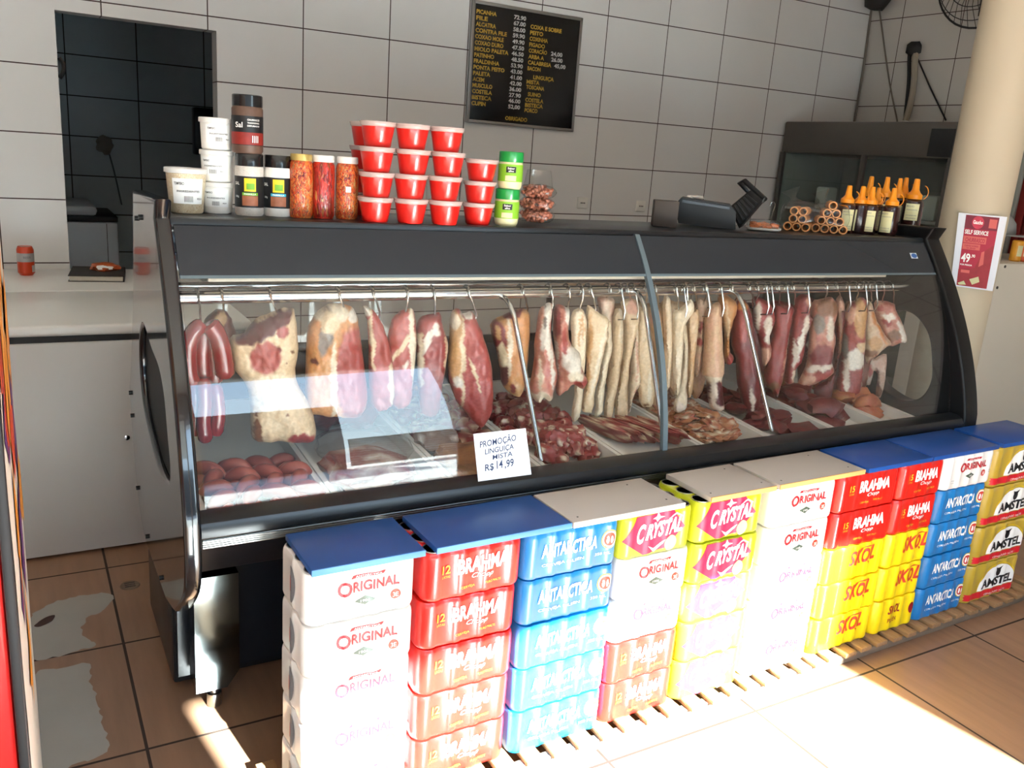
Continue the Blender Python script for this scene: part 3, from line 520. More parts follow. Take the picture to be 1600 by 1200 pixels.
def pile(name, label, cat, group, n, xr, yr, size, cols, box=.5, top=.05, layers=2, flat=.0, fatty=.15, sub=2, rz=6.3, seed0=0, rough=.4):
    R = random.Random(seed0+n); protos = []
    for k in range(4):
        s = [size*R.uniform(.75, 1.2), size*R.uniform(.75, 1.2), size*R.uniform(.6, .9)*(1-flat)]; g = lump_geo(seed0+k*7.3, s, box, sub, rough); protos.append((g, lump_cols(g, *cols, seed0+k, fatty)))
    first = [None]*4
    for i in range(n):
        k = i % 4; lay = i*layers//n; u = R.uniform(*xr); v = R.uniform(*yr); sq = lay*.12
        x = u+(sum(xr)/2-u)*sq; y = v+(sum(yr)/2-v)*sq
        z = deck_z(y)+.010+size*(.45+.85*lay)*(1-flat)
        if first[k] is None: o = first[k] = protos[k][0].build(name, MEAT, col=protos[k][1])
        else: o = first[k].copy(); COL.objects.link(o)
        o.location = (x, y, z); o.rotation_euler = (R.uniform(-.4, .4), R.uniform(-.4, .4), R.uniform(0, rz)); tag(o, label, cat, group)
pile('beef_cube', 'red beef stewing cube in the heap behind the handwritten sign', 'meat', 'beef cubes heaped in the tray', 95, (1.33, 1.54), (2.02, 2.52), .028, ('red', 'deep', 'pale'), .8, layers=3, fatty=.14, sub=3, seed0=3)
pile('beef_cube', 'beef trimming cube in the tray behind the hanging sirloin', 'meat', 'beef trimmings beside the cube heap', 50, (1.04, 1.24), (2.15, 2.62), .029, ('deep', 'red', 'fat'), .75, layers=2, fatty=.16, seed0=5)
pile('meat_trimming', 'pale orange trimming piece heaped below the pink-skinned pork leg', 'meat', 'pale trimmings heaped in the tray', 95, (1.94, 2.15), (2.02, 2.56), .030, ('tan', 'lean', 'pale'), .35, layers=3, fatty=.2, sub=3, rough=.75, flat=.35, seed0=11)
pile('liver_slice', 'flat dark red slice lying in the tray past the third post', 'meat', 'dark red slices in the tray', 17, (2.25, 2.45), (2.01, 2.5), .058, ('dark', 'deep', 'deep'), .2, layers=2, flat=.5, fatty=0, seed0=21)
pile('beef_steak', 'dark red steak stacked in the tray below the rib plate', 'meat', 'beef steaks in the tray', 17, (2.57, 2.73), (2.03, 2.5), .058, ('dark', 'deep', 'brn'), .2, layers=3, flat=.45, fatty=.05, seed0=31)
pile('seasoned_cut', 'orange-red seasoned cut in the last tray at the far end', 'meat', 'seasoned cuts in the far tray', 12, (2.84, 2.94), (2.04, 2.4), .05, ('red', 'org', 'tan'), .2, layers=2, flat=.3, fatty=.1, seed0=41)
# sliced pork ribs standing in a row
for k in range(6):
    g = lump_geo(50+k, (.009, .10, .036), .8, 3); o = g.build('rib_slice', MEAT, col=lump_cols(g, 'deep', 'lean', 'fat', k, .22)); y = 2.20-.012*k; o.location = (1.65+.040*k, y-.02, deck_z(y)+.046); o.rotation_euler = (.1, -.75, .35)
    tag(o, 'sliced pork rib leaning in the row below the cream slabs', 'meat', 'pork rib slices in the tray')
# coarse sausages in the first tray
P('fresh sausage', 'a35547', .35, var=.3, scale=25, coat=.3)
R = random.Random(4)
for k in range(34):
    x, y = .39+.068*(k % 4)+.012*R.random(), 2.01+.058*((k % 20)//4); z = deck_z(y)+.028+(.026 if k >= 20 else 0); a = R.uniform(-1.2, 1.2)
    L = .030+.012*R.random(); pts = [(L*t*math.cos(a), L*t*math.sin(a), .006*math.cos(t*2)) for t in np.linspace(-1.4, 1.4, 9)]
    g = G().tube(pts, [.005, .014, .0185, .020, .020, .020, .0185, .014, .005], 12); o = g.build('fresh_sausage', 'fresh sausage', loc=(x, y, z)); tag(o, 'thick pink fresh sausage lying in the first white tray', 'sausage', 'fresh sausages in the first tray')
# bagged meat in the second tray, slabs in the third
def slabmeat(label, c, s, cols, rz=0, rx=.14, seed=1, name='beef_slab', fatty=.1, bx=.3):
    g = lump_geo(seed, s, bx, 3, .3); o = g.build(name, MEAT, col=lump_cols(g, *cols, seed, fatty)); o.location = c; o.rotation_euler = (rx, 0, rz); tag(o, label, 'meat'); return o
slabmeat('glossy dark red beef lump at the back of the bagged-meat tray', (.77, 2.52, deck_z(2.52)+.075), (.085, .10, .062), ('dark', 'deep', 'grey'), .3, seed=61, fatty=.12)
slabmeat('bright red beef lump beside the tray divider, half wrapped in film', (.90, 2.50, deck_z(2.5)+.07), (.065, .09, .058), ('red', 'deep', 'fat'), -.2, seed=62, fatty=.05)
slabmeat('pale frozen-looking meat block at the front of the bagged-meat tray', (.80, 2.10, deck_z(2.1)+.045), (.115, .10, .035), ('brn', 'lean', 'bone'), .1, seed=63, fatty=.22, bx=.5)
slabmeat('red meat piece with an orange tip lying across the back of the third tray', (1.10, 2.60, deck_z(2.6)+.06), (.10, .05, .045), ('deep', 'dark', 'org'), -.25, seed=64, fatty=.1)
slabmeat('brown roast-like slab at the front of the third tray', (1.13, 2.09, deck_z(2.09)+.04), (.12, .09, .03), ('brn', 'tan', 'dark'), .1, seed=65, fatty=.05, bx=.5)
slabmeat('grey wrapped slab in the middle of the third tray', (1.06, 2.22, deck_z(2.22)+.05), (.07, .06, .035), ('grey', 'brn', 'wht'), .4, seed=66)
g = lump_geo(70, (.125, .14, .058), .4, 3, .35); o = g.build('plastic_bag', BAGGY, loc=(.81, 2.16, deck_z(2.16)+.066)); tag(o, 'crumpled clear plastic bag over the pale meat block', 'bag')
g = G().tube([(1.02, 2.56, deck_z(2.56)+.10), (1.0, 2.58, deck_z(2.58)+.17)], [.012, .006], 8); o = g.build('bone_piece', 'fresh sausage'); tag(o, 'thin red bone piece sticking up in the third tray', 'meat')
# ---------------------------------------------------------------- beer packs on the pallet
YF0, TILT = 1.66, .016
def front_y(x): return YF0+TILT*(x-.5)
RZ_ROW = math.atan(TILT)
PZ = .048
for n_, c_ in dict(white='eceae6', red='cb1a12', blue='1273b8', lime='b9bf24', yellow='f0d010', gold='b99b35').items(): P('film '+n_, c_, .34, coat=.45, bump=.06, bscale=22)
P('can lid', 'b9b9b5', .3, metal=.9)
for n_, c_ in dict(red='b3202c', white='f4f2ee', black='15161a', green='4d5c50', yellow='d8b62a', magenta='c3264f', amber='c33a26', palelime='e6e39a', crimson='d01c2c', darkred='8c1420', grey='76767a').items(): P('ink '+n_, c_, .4)
P('ink can top', 'cfcfc8', .35)
def pack(kind, name, film, n, w, h, printer, arc=42, depth=3, lids=False):
    r = w/(2*n); root = thing(name, '', 'drink pack'); cy = [r+2*r*j for j in range(depth)]; D = 2*r*depth
    lp, ce = [], []
    def arcs(cx, cyy, a0, a1, k=7):
        for t in range(k+1): a = math.radians(a0+(a1-a0)*t/k); lp.append((cx+r*math.cos(a), cyy+r*math.sin(a))); ce.append((cx, cyy))
    xs = [-w/2+r+2*r*i for i in range(n)]
    for i, x in enumerate(xs): arcs(x, cy[0], 180 if i == 0 else 270-arc, 360 if i == n-1 else 270+arc, 7 if 0 < i < n-1 else 11)
    for j in range(1, depth-1): arcs(xs[-1], cy[j], -arc, arc)
    for i, x in enumerate(xs[::-1]): arcs(x, cy[-1], 0 if i == 0 else 90-arc, 180 if i == n-1 else 90+arc, 7 if 0 < i < n-1 else 11)
    for j in range(depth-2, 0, -1): arcs(xs[0], cy[j], 180-arc, 180+arc)
    N = len(lp); prof_ = [(.86, .0015), (.93, .004), (1, .012), (1, h-.017), (.965, h-.009), (.88, h-.003), (.80, h-.0025)]
    g = G(); vs = []
    for s, z in prof_: vs += [(c[0]+(p[0]-c[0])*s, c[1]+(p[1]-c[1])*s, z) for p, c in zip(lp, ce)]
    fs = [(k*N+i, k*N+(i+1) % N, (k+1)*N+(i+1) % N, (k+1)*N+i) for k in range(len(prof_)-1) for i in range(N)]
    fs += [tuple(range(N))[::-1], tuple(range((len(prof_)-1)*N, len(prof_)*N))]; g.add(vs, fs); g.build('shrink_wrap', film, root)
    ca = math.cos(math.radians(arc)); sa = math.sin(math.radians(arc))
    def fn(x, z, off=.0012):
        i = min(n-1, max(0, int((x+w/2)/(2*r)))); dx = x-xs[i]
        edge = (i == 0 and dx < 0) or (i == n-1 and dx > 0)
        d = math.sqrt(max(0, r*r-dx*dx)) if (abs(dx) < r*sa or edge) else r*ca
        return (x, cy[0]-d-off, z)
    printer(root, fn, w, h)
    if lids:
        for i, x in enumerate(xs):
            for j in range(depth): G().lathe([(r*.80, -.003), (r*.80, .0005), (r*.74, .0008), (r*.72, -.0015), (r*.1, -.0015)], (x, cy[j], h-.001), 20).build('can_lid', 'can lid', root)
    return root
def words_(root, fn, name, mat, items, off=.0022):
    o = None
    for grp in ([[i] for i in items] if name == 'small_print' else [items]):
        g = G()
        for s, x, z, hh, ww, kw in grp: lettering(g, s, x, z, hh, lambda a, b: fn(a, b, off), w=ww, align='c', fine=True, **kw)
        o = g.build(name, mat, root, fix=False, smooth=False)
    return o
def shape(root, fn, name, mat, polys, off=.0010, step=.008):
    o = None
    for p in polys: o = patch(G(), p, step, lambda a, b: fn(a, b, off)).build(name, mat, root, fix=False)
    return o
def pr_original(root, fn, w, h):
    words_(root, fn, 'lettering', 'ink red', [('O', -.043*w/.267, h*.49, h*.27, .034*w/.267, dict(bold=.035)), ('RIGINAL', .032*w/.267, h*.54, h*.19, .112*w/.267, dict(bold=.04))])
    shape(root, fn, 'ribbon', 'ink red', [[(-.03, h*.80), (.05, h*.80), (.055, h*.86), (-.025, h*.86)]]); words_(root, fn, 'ribbon_lettering', 'ink white', [('ANTARCTICA', .013, h*.815, h*.035, .062, {})])
    shape(root, fn, 'diamond_emblem', 'ink green', [[(-.02, h*.34), (.006, h*.25), (.032, h*.34), (.006, h*.43)]]); words_(root, fn, 'emblem_lettering', 'ink white', [('1906', .006, h*.315, h*.05, .022, {})])
    c = shape(root, fn, 'round_mark', 'ink amber', [ell(w*.30, h*.34, .0125, .0125)]); words_(c, fn, 'mark_symbol', 'ink white', [('3', w*.30-.004, h*.29, h*.09, .006, {}), ('E', w*.30+.004, h*.29, h*.09, .006, {})], .002)
    words_(root, fn, 'small_print', 'ink grey', [('CERVEJA', -w*.33, h*.25, h*.04, .022, {}), ('PILSEN', -w*.33, h*.19, h*.03, .018, {}), ('LEVE', w*.41, h*.40, h*.035, .014, {}), ('PURO', w*.41, h*.34, h*.035, .014, {})])
    # wrap prints on the pack's end
    e = lambda a, b, off=.0: (-w/2-.0012-.0, .03+a, b)
    r = w/8
    for k in range(2):
        yc = r*(1+2*k)
        f2 = lambda a, b, off=.001: (-w/2+ (r-math.sqrt(max(0, r*r-a*a)))-.0012-off, yc+a, b)
        if k == 1:
            shape(root, f2, 'end_print', 'ink grey', [ell(0, h*.5, .017, h*.36)]); shape(root, f2, 'end_emblem', 'ink amber', [ell(0.006, h*.5, .006, h*.16)], .0016, .004)
def pr_brahma(qr):
    def f(root, fn, w, h):
        words_(root, fn, 'lettering', 'ink white', [('BRAHMA', .02*w/.27, h*.50, h*.30, .14*w/.27, dict(bold=.055))])
        words_(root, fn, 'pack_count', 'ink yellow', [('15' if qr else '12', -w*.295, h*.55, h*.17, .022, dict(bold=.02)), ('LATAS', -w*.295, h*.46, h*.05, .022, {})])
        words_(root, fn, 'script_lettering', 'ink white', [('Chopp', .02, h*.36, h*.10, .06, dict(shear=.4))])
        words_(root, fn, 'small_print', 'ink yellow', [('CERVEJA', -.02, h*.18, h*.05, .04, {}), ('PURO MALTE', .05, h*.2, h*.05, .045, {})])
    return f
def pr_antarctica(root, fn, w, h):
    words_(root, fn, 'lettering', 'ink white', [('ANTARCTICA', -.012, h*.46, h*.28, w*.58, dict(bold=.05))])
    a = shape(root, fn, 'round_emblem', 'ink yellow', [ell(w*.385, h*.60, .026, .027)]); b = shape(a, fn, 'emblem_ring', 'ink white', [ell(w*.385, h*.60, .023, .024)], .0014)
    shape(a, fn, 'emblem_disc', 'ink amber', [ell(w*.385, h*.60, .018, .019)], .0018)
    shape(a, fn, 'emblem_birds', 'ink white', [ell(w*.385-.006, h*.59, .004, .011, 14), ell(w*.385+.006, h*.59, .004, .011, 14)], .0023, .004)
    words_(root, fn, 'small_print', 'ink white', [('CERVEJA PILSEN', -.03, h*.26, h*.06, .13, {}), ('350 ML', w*.32, h*.27, h*.06, .05, {})])
def pr_crystal(root, fn, w, h):
    shape(root, fn, 'diamond_panel', 'ink magenta', [[(-w*.47, h*.42), (-.085*w/.267, h*.95), (.05*w/.267, h*.98), (.098*w/.267, h*.55), (.04*w/.267, h*.12), (-.05*w/.267, h*.04)]])
    words_(root, fn, 'lettering', 'ink white', [('C', -.064*w/.267, h*.34, h*.42, .028, dict(bold=.05, shear=.25)), ('RYSTAL', .020*w/.267, h*.40, h*.34, .135*w/.267, dict(bold=.06, shear=.25, tilt=.06))])
    shape(root, fn, 'star_mark', 'ink white', [[(-.028, h*.86), (-.012, h*.89), (-.008, h*.99), (0, h*.89), (.018, h*.86), (.0, h*.83), (-.008, h*.76), (-.014, h*.83)], [(.03, h*.80), (.06, h*.90), (.085, h*.80), (.082, h*.78), (.06, h*.86), (.034, h*.78)], [(-.035, h*.24), (-.012, h*.15), (.028, h*.32), (.02, h*.22), (-.01, h*.06)]], .0014)
    shape(root, fn, 'round_badge', 'ink palelime', [ell(.05*w/.267, h*.2, .023, .023)], .0016)
def pr_skol(root, fn, w, h):
    words_(root, fn, 'lettering', 'ink amber', [('SK', .000, h*.40, h*.40, .066, dict(bold=.04, shear=.25, tilt=.1)), ('O', .048, h*.44, h*.38, .034, dict(bold=.05, shear=.25)), ('L', .083, h*.48, h*.40, .028, dict(bold=.04, shear=.25))])
    shape(root, fn, 'arrow_swoosh', 'ink amber', [[(.02, h*.83), (.06, h*.90), (.09, h*.86), (.06, h*.86)], [(.058, h*.46), (.07, h*.34), (.073, h*.42)]])
def pr_skol_can(root, fn, w, h):
    words_(root, fn, 'lettering', 'ink darkred', [('SK', -.03, h*.55, h*.26, .03, dict(bold=.03, shear=.25)), ('OL', .004, h*.55, h*.26, .028, dict(bold=.03, shear=.25)), ('PILSEN', -.016, h*.28, h*.13, .05, dict(bold=.02))])
    shape(root, fn, 'round_seal', 'ink darkred', [ell(w*.36, h*.55, .011, .022)])
def pr_amstel(root, fn, w, h):
    cx = .03
    shape(root, fn, 'base_band', 'ink crimson', [[(-w*.499, .012), (w*.499, .012), (w*.499, h*.24), (-w*.499, h*.24)]], .0008)
    shape(root, fn, 'arch_panel', 'ink white', [[(cx-.122, h*.26)]+ell(cx, h*.26, .122, h*.60, 24, math.pi, 0)[1:-1]+[(cx+.122, h*.26)]])
    shape(root, fn, 'arch_band', 'ink yellow', [ell(cx, h*.26, .127, h*.66, 24, math.pi, 0)+ell(cx, h*.26, .122, h*.62, 24, 0, math.pi)], .0009)
    words_(root, fn, 'lettering', 'ink black', [('AMSTEL', cx, h*.32, h*.22, .205, dict(bold=.05))])
    shape(root, fn, 'round_emblem', 'ink black', [ell(cx, h*.66, .015, h*.11), [(cx-.024, h*.80), (cx-.012, h*.70), (cx+.012, h*.70), (cx+.024, h*.80), (cx, h*.76)]], .0018, .005)
    words_(root, fn, 'band_lettering', 'ink white', [('CERVEJA PURO MALTE', cx, h*.10, h*.05, .14, {})])
H1 = .1288; HA = .161
ST = [  # x0, x1, cans wide, where, layers from the top
 (.496, .763, 4, 'of the stack by the steel leg', ['original']*5),
 (.778, 1.050, 4, 'of the all-red stack', ['brahma12']*5),
 (1.059, 1.355, 5, 'of the all-blue stack', ['antarctica']*5),
 (1.365, 1.621, 4, 'of the lime-topped mixed stack', ['crystal', 'original', 'original', 'brahma12', 'brahma12']),
 (1.633, 1.900, 4, 'of the all-lime stack', ['crystal']*5),
 (1.927, 2.214, 5, 'of the stack under the brown-edged board', ['original']*5),
 (2.233, 2.535, 5, 'of the sunlit red and yellow stack', ['brahma15', 'brahma15', 'skol', 'skol', 'skol']),
 (2.543, 2.780, 4, 'of the red and yellow stack beside blue', ['brahma15', 'brahma15', 'skol', 'skol', 'skolcan']),
 (2.790, 3.080, 5, 'of the blue stack topped white', ['original', 'antarctica', 'antarctica', 'antarctica', 'antarctica']),
 (3.092, 3.430, 5, 'of the gold end stack', ['amstel']*4)]
KD = dict(original=('white red-lettered beer pack', 'film white', pr_original, 27), brahma12=('red beer pack', 'film red', pr_brahma(0), 28), brahma15=('bright red beer pack', 'film red', pr_brahma(1), 25),
    antarctica=('blue beer pack', 'film blue', pr_antarctica, 27), crystal=('lime and magenta beer pack', 'film lime', pr_crystal, 27), skol=('yellow beer pack', 'film yellow', pr_skol, 33), skolcan=('yellow beer pack with single cans', 'film yellow', pr_skol_can, 35), amstel=('gold and red beer pack', 'film gold', pr_amstel, 26))
ORD = ['top layer', 'second layer down', 'third layer down', 'fourth layer down', 'bottom layer']
R = random.Random(12); cache = {}
for si, (x0, x1, n, where, lay) in enumerate(ST):
    w = x1-x0; h = HA if lay[0] == 'amstel' else H1; L = len(lay)
    for k, kd in enumerate(lay):
        desc, film, pr, arc = KD[kd]; key = (kd, n, round(w, 3), k == 0)
        x = (x0+x1)/2+R.uniform(-.003, .003); y = front_y(x)+R.uniform(-.003, .003); z = PZ+(L-1-k)*h; rz = RZ_ROW+R.uniform(-.008, .008)
        if key not in cache: o = cache[key] = pack(kd, 'beer_pack', film, n, w, h-.0006, pr, arc, lids=(k == 0)); o.location = (x, y, z); o.rotation_euler = (0, 0, rz)
        else: o = dup(cache[key], (x, y, z), rz)
        o['label'] = f"{desc}, {ORD[k] if k < L-1 else 'bottom layer'} {where}"; o['group'] = 'beer can packs stacked on the pallet'
# boards lying on the stacks
P('blue board', '1f4a8a', .38, var=.05, scale=6); P('blue board edge', '4a86c8', .4); P('deep blue board', '1d4a94', .35, var=.05, scale=6); P('grey melamine', 'b6aea6', .45, var=.03, scale=4); P('board core', 'd9a866', .7, var=.15, scale=30); P('white edge', 'e6e2da', .4); P('screw dark', '3a3530', .5)
BZ = PZ+5*H1
BD = [(.508, .778, 'blue board', 'blue board edge', 'short blue board lying on the white end stack', 0), (.806, 1.190, 'blue board', 'blue board edge', 'long blue board over the red and blue stacks', .01),
 (1.194, 1.570, 'grey melamine', 'white edge', 'white-edged grey board with small screw holes', .0), (1.668, 1.930, 'grey melamine', 'board core', 'small grey board on the lime stack', .0), (1.946, 2.335, 'grey melamine', 'board core', 'wide brown-edged grey board over the white stack', .0),
 (2.352, 2.688, 'deep blue board', 'deep blue board', 'deep blue board over the sun-edged red stack', 0), (2.696, 3.085, 'deep blue board', 'deep blue board', 'deep blue board reaching over the stack with blue cans', 0), (3.115, 3.47, 'deep blue board', 'deep blue board', 'deep blue board on the gold end stack', 0)]
for i, (a, b, mt, em, lab, rz) in enumerate(BD):
    xm = (a+b)/2; y0 = front_y(xm)-.006; zt = BZ if i < 7 else PZ+4*HA
    t = thing('shelf_board', lab, 'board', (xm, y0, zt), RZ_ROW+rz, 'loose boards covering the packs')
    g = G(); g.box((0, .103, .008), (b-a, .196, .015), .0012); g.build('panel', mt, t)
    g = G(); g.box((0, .003, .008), (b-a, .004, .0152), .0006); g.build('edge_band', em, t)
    if mt == 'grey melamine':
        for (u, v) in ((-.42, .03), (.30, .17), (.40, .04)): G().lathe([(.003, .0158), (.0026, .0164), (.0005, .0164)], (u*(b-a), v, 0), 10).build('screw_hole', 'screw dark', t)
# wooden pallet
P('pallet wood', '94704c', .75, var=.35, scale=9, aniso=(12, 2, 12), bump=.25, bscale=30); P('pallet wood grey', '766555', .8, var=.35, scale=9, aniso=(2, 12, 12), bump=.25, bscale=30)
pal = thing('wooden_pallet', 'low slatted wooden pallet carrying the beer packs', 'pallet', (.45, front_y(.45), 0), RZ_ROW)
R = random.Random(3); x = .0
while x < 3.10:
    ww = .052+R.uniform(-.006, .006); g = G(); g.box((x+ww/2, .11+R.uniform(-.006, .004), .039), (ww, .30+R.uniform(-.004, .004), .017), .003); g.build('deck_slat', 'pallet wood', pal); x += ww+.026+R.uniform(-.004, .006)
for y in (-.014, .10, .22):
    g = G(); g.box((1.55, y, .0152), (3.14, .028, .030), .003); g.build('bearer', 'pallet wood grey', pal)
# ---------------------------------------------------------------- handwritten sign on the glass
P('paper', 'dfe4ee', .7); P('ink pen', '1d2f55', .6)
sg = thing('price_sign', 'white handwritten price sign taped at the foot of the glass', 'sign', (1.135, 1.90, .735))
tl, tr, br, bl = (onY(*q, 1.915) for q in ((744, 681), (826, 672), (827, 739), (744, 750)))
def sfn(u, v, off=0): p = tl.lerp(tr, u).lerp(bl.lerp(br, u), 1-v); return Vector((p.x, p.y+.028*v-.012-off, p.z))
g = G(); rows = [[sfn(i/8, j/8) for i in range(9)] for j in range(9)]; g.sheet(rows); g.sheet([[p+Vector((0, .0006, 0)) for p in r] for r in rows]); WP(g, 'paper', 'paper', sg)
g = G()
for s, u, v, hh, ww, ti in (('PROMOÇÃO', .09, .70, .13, .70, .10), ('LINGUIÇA', .17, .55, .11, .55, .09), ('MISTA', .30, .42, .10, .38, .09), ('R$', .14, .20, .14, .17, .08), ('14', .36, .22, .17, .12, .08), (',99', .51, .22, .16, .18, .10)):
    lettering(g, s, u, v, hh, lambda a, b: sfn(a, b, .0009), w=ww, bold=.015, shear=.12, tilt=ti)
WP(g, 'handwriting', 'ink pen', sg, fix=False, smooth=False)
# ---------------------------------------------------------------- goods on top of the case
TZ = 1.402
def topat(x, y, r):
    """point on the case top whose front rim shows at pixel (x, y)"""
    p = onZ(x, y, TZ); d = Vector((p.x, p.y, 0)).normalized(); q = p+d*r; return Vector((q.x, q.y, TZ))
P('clear tub', 'e8e6e2', .25, trans=0, spec=.4); P('milky lid', 'd9d7d2', .35); P('salt white', 'e9e6df', .6, var=.08, scale=120); 
cell_mat('chilli mix', ('5a1408', 'b83412', 'd8541c', 'e07a2a', '8a2410', 'c8a060'), 150, (1, 1, .5)); cell_mat('chilli red', ('4a0c08', 'a01c10', 'c83018', '7a140c', 'b87838'), 110, (1, 1, .28)); cell_mat('flour mix', ('c8b08a', 'd8c6a2', 'e6dcc4', 'b89868'), 260, rough=.6, coat=0, bump=.2); cell_mat('salt pepper', ('cfcac2', 'dcd8d0', 'c4beb4', 'd6d0c6', '5a544c'), 420, rough=.6, coat=0, bump=.1)
P('label white', 'efefec', .5); P('label black', '17181a', .45); P('label yellow', 'e2c620', .5); P('label green', '6ea82a', .5); P('label cyan', '27a6c4', .5); P('label food', '9a5a3c', .5, var=.4, scale=60); P('label red', '84241c', .5, var=.3, scale=50); P('label cream', 'cfcb9c', .55); P('black cap', '111214', .25, coat=.3)
P('red paste', 'c41f18', .3, var=.12, scale=25, coat=.4); P('rim film', 'b7a29c', .2, spec=.6); P('gold lid', 'c9b26a', .3, metal=.6); P('white lid', 'dedbd5', .35)
P('green cap', '138a3c', .3, coat=.2); P('label lime', '7fb52c', .5, var=.2, scale=20); P('garlic paste', 'd9d3a4', .4); P('brown spice', '5b4438', .5, var=.3, scale=80)
def face_to_cam(loc): return math.atan2(loc.x, -(-loc.y))*-1
def label_arc(root, name, mat, r, z0, z1, a0, a1, par=None, n=14, off=.0006, r1=None):
    r1 = r1 or r; g = G(); rows = []
    for k in range(7):
        t = k/6; z = z0+(z1-z0)*t; rr = r+(r1-r)*t+off; rows.append([(rr*math.sin(a0+(a1-a0)*i/n), -rr*math.cos(a0+(a1-a0)*i/n), z) for i in range(n+1)])
    return g.sheet(rows).build(name, mat, par or root, fix=False)
def label_text(par, name, mat, r, items, off=.0012):
    g = G()
    for s, a, z, h, w in items: lettering(g, s, a*r, z, h, lambda x, zz: ((r+off)*math.sin(x/r), -(r+off)*math.cos(x/r), zz), w=w, align='c', bold=.02)
    return g.build(name, mat, par, fix=False, smooth=False)
def place(name, label, cat, loc, group=None): return thing(name, label, cat, loc, -math.atan2(loc.x, loc.y), group)
# spice tubs
def spice_tub(loc, h, r0, r1, fill, label, turn=0):
    t = place('spice_tub', label, 'tub', loc, 'white label spice tubs'); t.rotation_euler.z += turn
    G().lathe([(r0*.92, 0), (r0, .004), (r1*.97, h-.014), (r1*.97, h-.012)], seg=32).build('tub_body', fill, t)
    G().lathe([(r1*.98, h-.013), (r1*1.06, h-.012), (r1*1.06, h-.002), (r1*1.02, h), (r1*.9, h), (r1*.88, h-.002)], seg=32).build('lid', 'milky lid', t)
    rr = r0+(r1-r0)*.3; l = label_arc(t, 'label', 'label white', rr*1.002, h*.22, h*.78, -.75, .95, r1=r0+(r1-r0)*.8)
    label_text(l, 'label_print', 'ink black', r1*.99, [('TEMPERO', -.35, h*.64, h*.06, r1*.5), ('INGREDIENTES', .1, h*.48, h*.045, r1*1.1), ('|||||||', .1, h*.30, h*.1, r1*.4), ('PESO', .65, h*.32, h*.04, r1*.25)])
    return t
spice_tub(topat(292, 334, .041), .112, .041, .050, 'flour mix', 'wide tub of beige seasoning, standing alone at the near end')
b0 = topat(340, 334, .038)
for k, (lb, tu) in enumerate((('bottom white tub of the stack of three spice tubs', -.2), ('middle white tub of the stack of three spice tubs', -.35), ('top white tub of the stack of three spice tubs', .05))): spice_tub(b0+Vector((0, 0, .0805*k)), .080, .037, .041, 'salt white', lb, tu)
def salt_jar(loc, fill, strip, label, h=.158, r=.0365, dark=False):
    t = place('seasoning_jar', label, 'jar', loc, 'black-capped seasoning jars')
    G().lathe([(r*.9, 0), (r, .006), (r, h*.76), (r*.93, h*.80), (r*.93, h*.82)], seg=32).build('jar_body', fill, t)
    c = G(); c.lathe([(r*.97, h*.80), (r*.97, h*.985), (r*.92, h), (r*.2, h)], seg=32); c.build('cap', 'black cap', t)
    l = label_arc(t, 'label', 'label black', r, h*.14, h*.64, -1.45, 1.45)
    if dark:
        label_arc(l, 'label_picture', 'label red', r, h*.15, h*.36, -1.4, 1.3, off=.001); label_text(l, 'label_print', 'ink white', r, [('Sal', -.55, h*.44, h*.09, r*.5), ('CHURRASCO', .4, h*.56, h*.03, r*.8), ('TRADICIONAL', .4, h*.51, h*.025, r*.8), ('DEFUMADO', .4, h*.46, h*.025, r*.8), ('||||', .5, h*.22, h*.09, r*.4)])
    else:
        label_arc(l, 'label_panel', 'label yellow', r, h*.40, h*.61, -.35, .45, off=.001); label_arc(l, 'label_strip', strip, r, h*.335, h*.38, -.5, .6, off=.001); label_arc(l, 'label_picture', 'label food', r, h*.17, h*.33, -.5, .6, off=.001); label_arc(l, 'panel_picture', 'label green', r, h*.43, h*.53, -.2, .35, off=.0016)
        label_text(l, 'label_print', 'ink white', r, [('SAL', -.9, h*.5, h*.05, r*.4), ('PARRILLA', .05, h*.345, h*.025, r*.8), ('500g', -.9, h*.3, h*.03, r*.3)], .0018)
    return t
j1 = topat(390, 338, .0365); salt_jar(j1, 'salt pepper', 'label green', 'black-labelled seasoning jar with a green strip and peppery salt')
salt_jar(topat(434, 339, .0365), 'salt white', 'label cyan', 'black-labelled seasoning jar with a cyan strip and pure white salt')
salt_jar(j1+Vector((-.004, 0, .1585)), 'brown spice', None, 'dark red-labelled seasoning jar standing on top of another jar', .144, .039, True)
def pepper_jar(loc, fill, lid, label, sticker=False):
    r, h = .031, .166; t = place('pepper_jar', label, 'jar', loc, 'glass jars of pickled chillies')
    G().lathe([(r*.9, 0), (r, .008), (r, h*.80), (r*.94, h*.86), (r*.80, h*.90), (r*.80, h*.93)], seg=28).build('jar_glass', fill, t)
    G().lathe([(r*.9, h*.895), (r*.93, h*.90), (r*.93, h*.985), (r*.88, h), (r*.2, h)], seg=28).build('lid', lid, t)
    if sticker: label_arc(t, 'sticker', 'label white', r, h*.44, h*.53, -.1, .35)
pepper_jar(topat(470, 341, .031), 'chilli mix', 'gold lid', 'jar of chopped orange chillies with a gold lid'); pepper_jar(topat(504, 342, .031), 'chilli red', 'white lid', 'jar of whole red chillies with a white lid, between two orange jars'); pepper_jar(topat(541, 343, .031), 'chilli mix', 'white lid', 'jar of orange chillies with a small white price sticker', True)
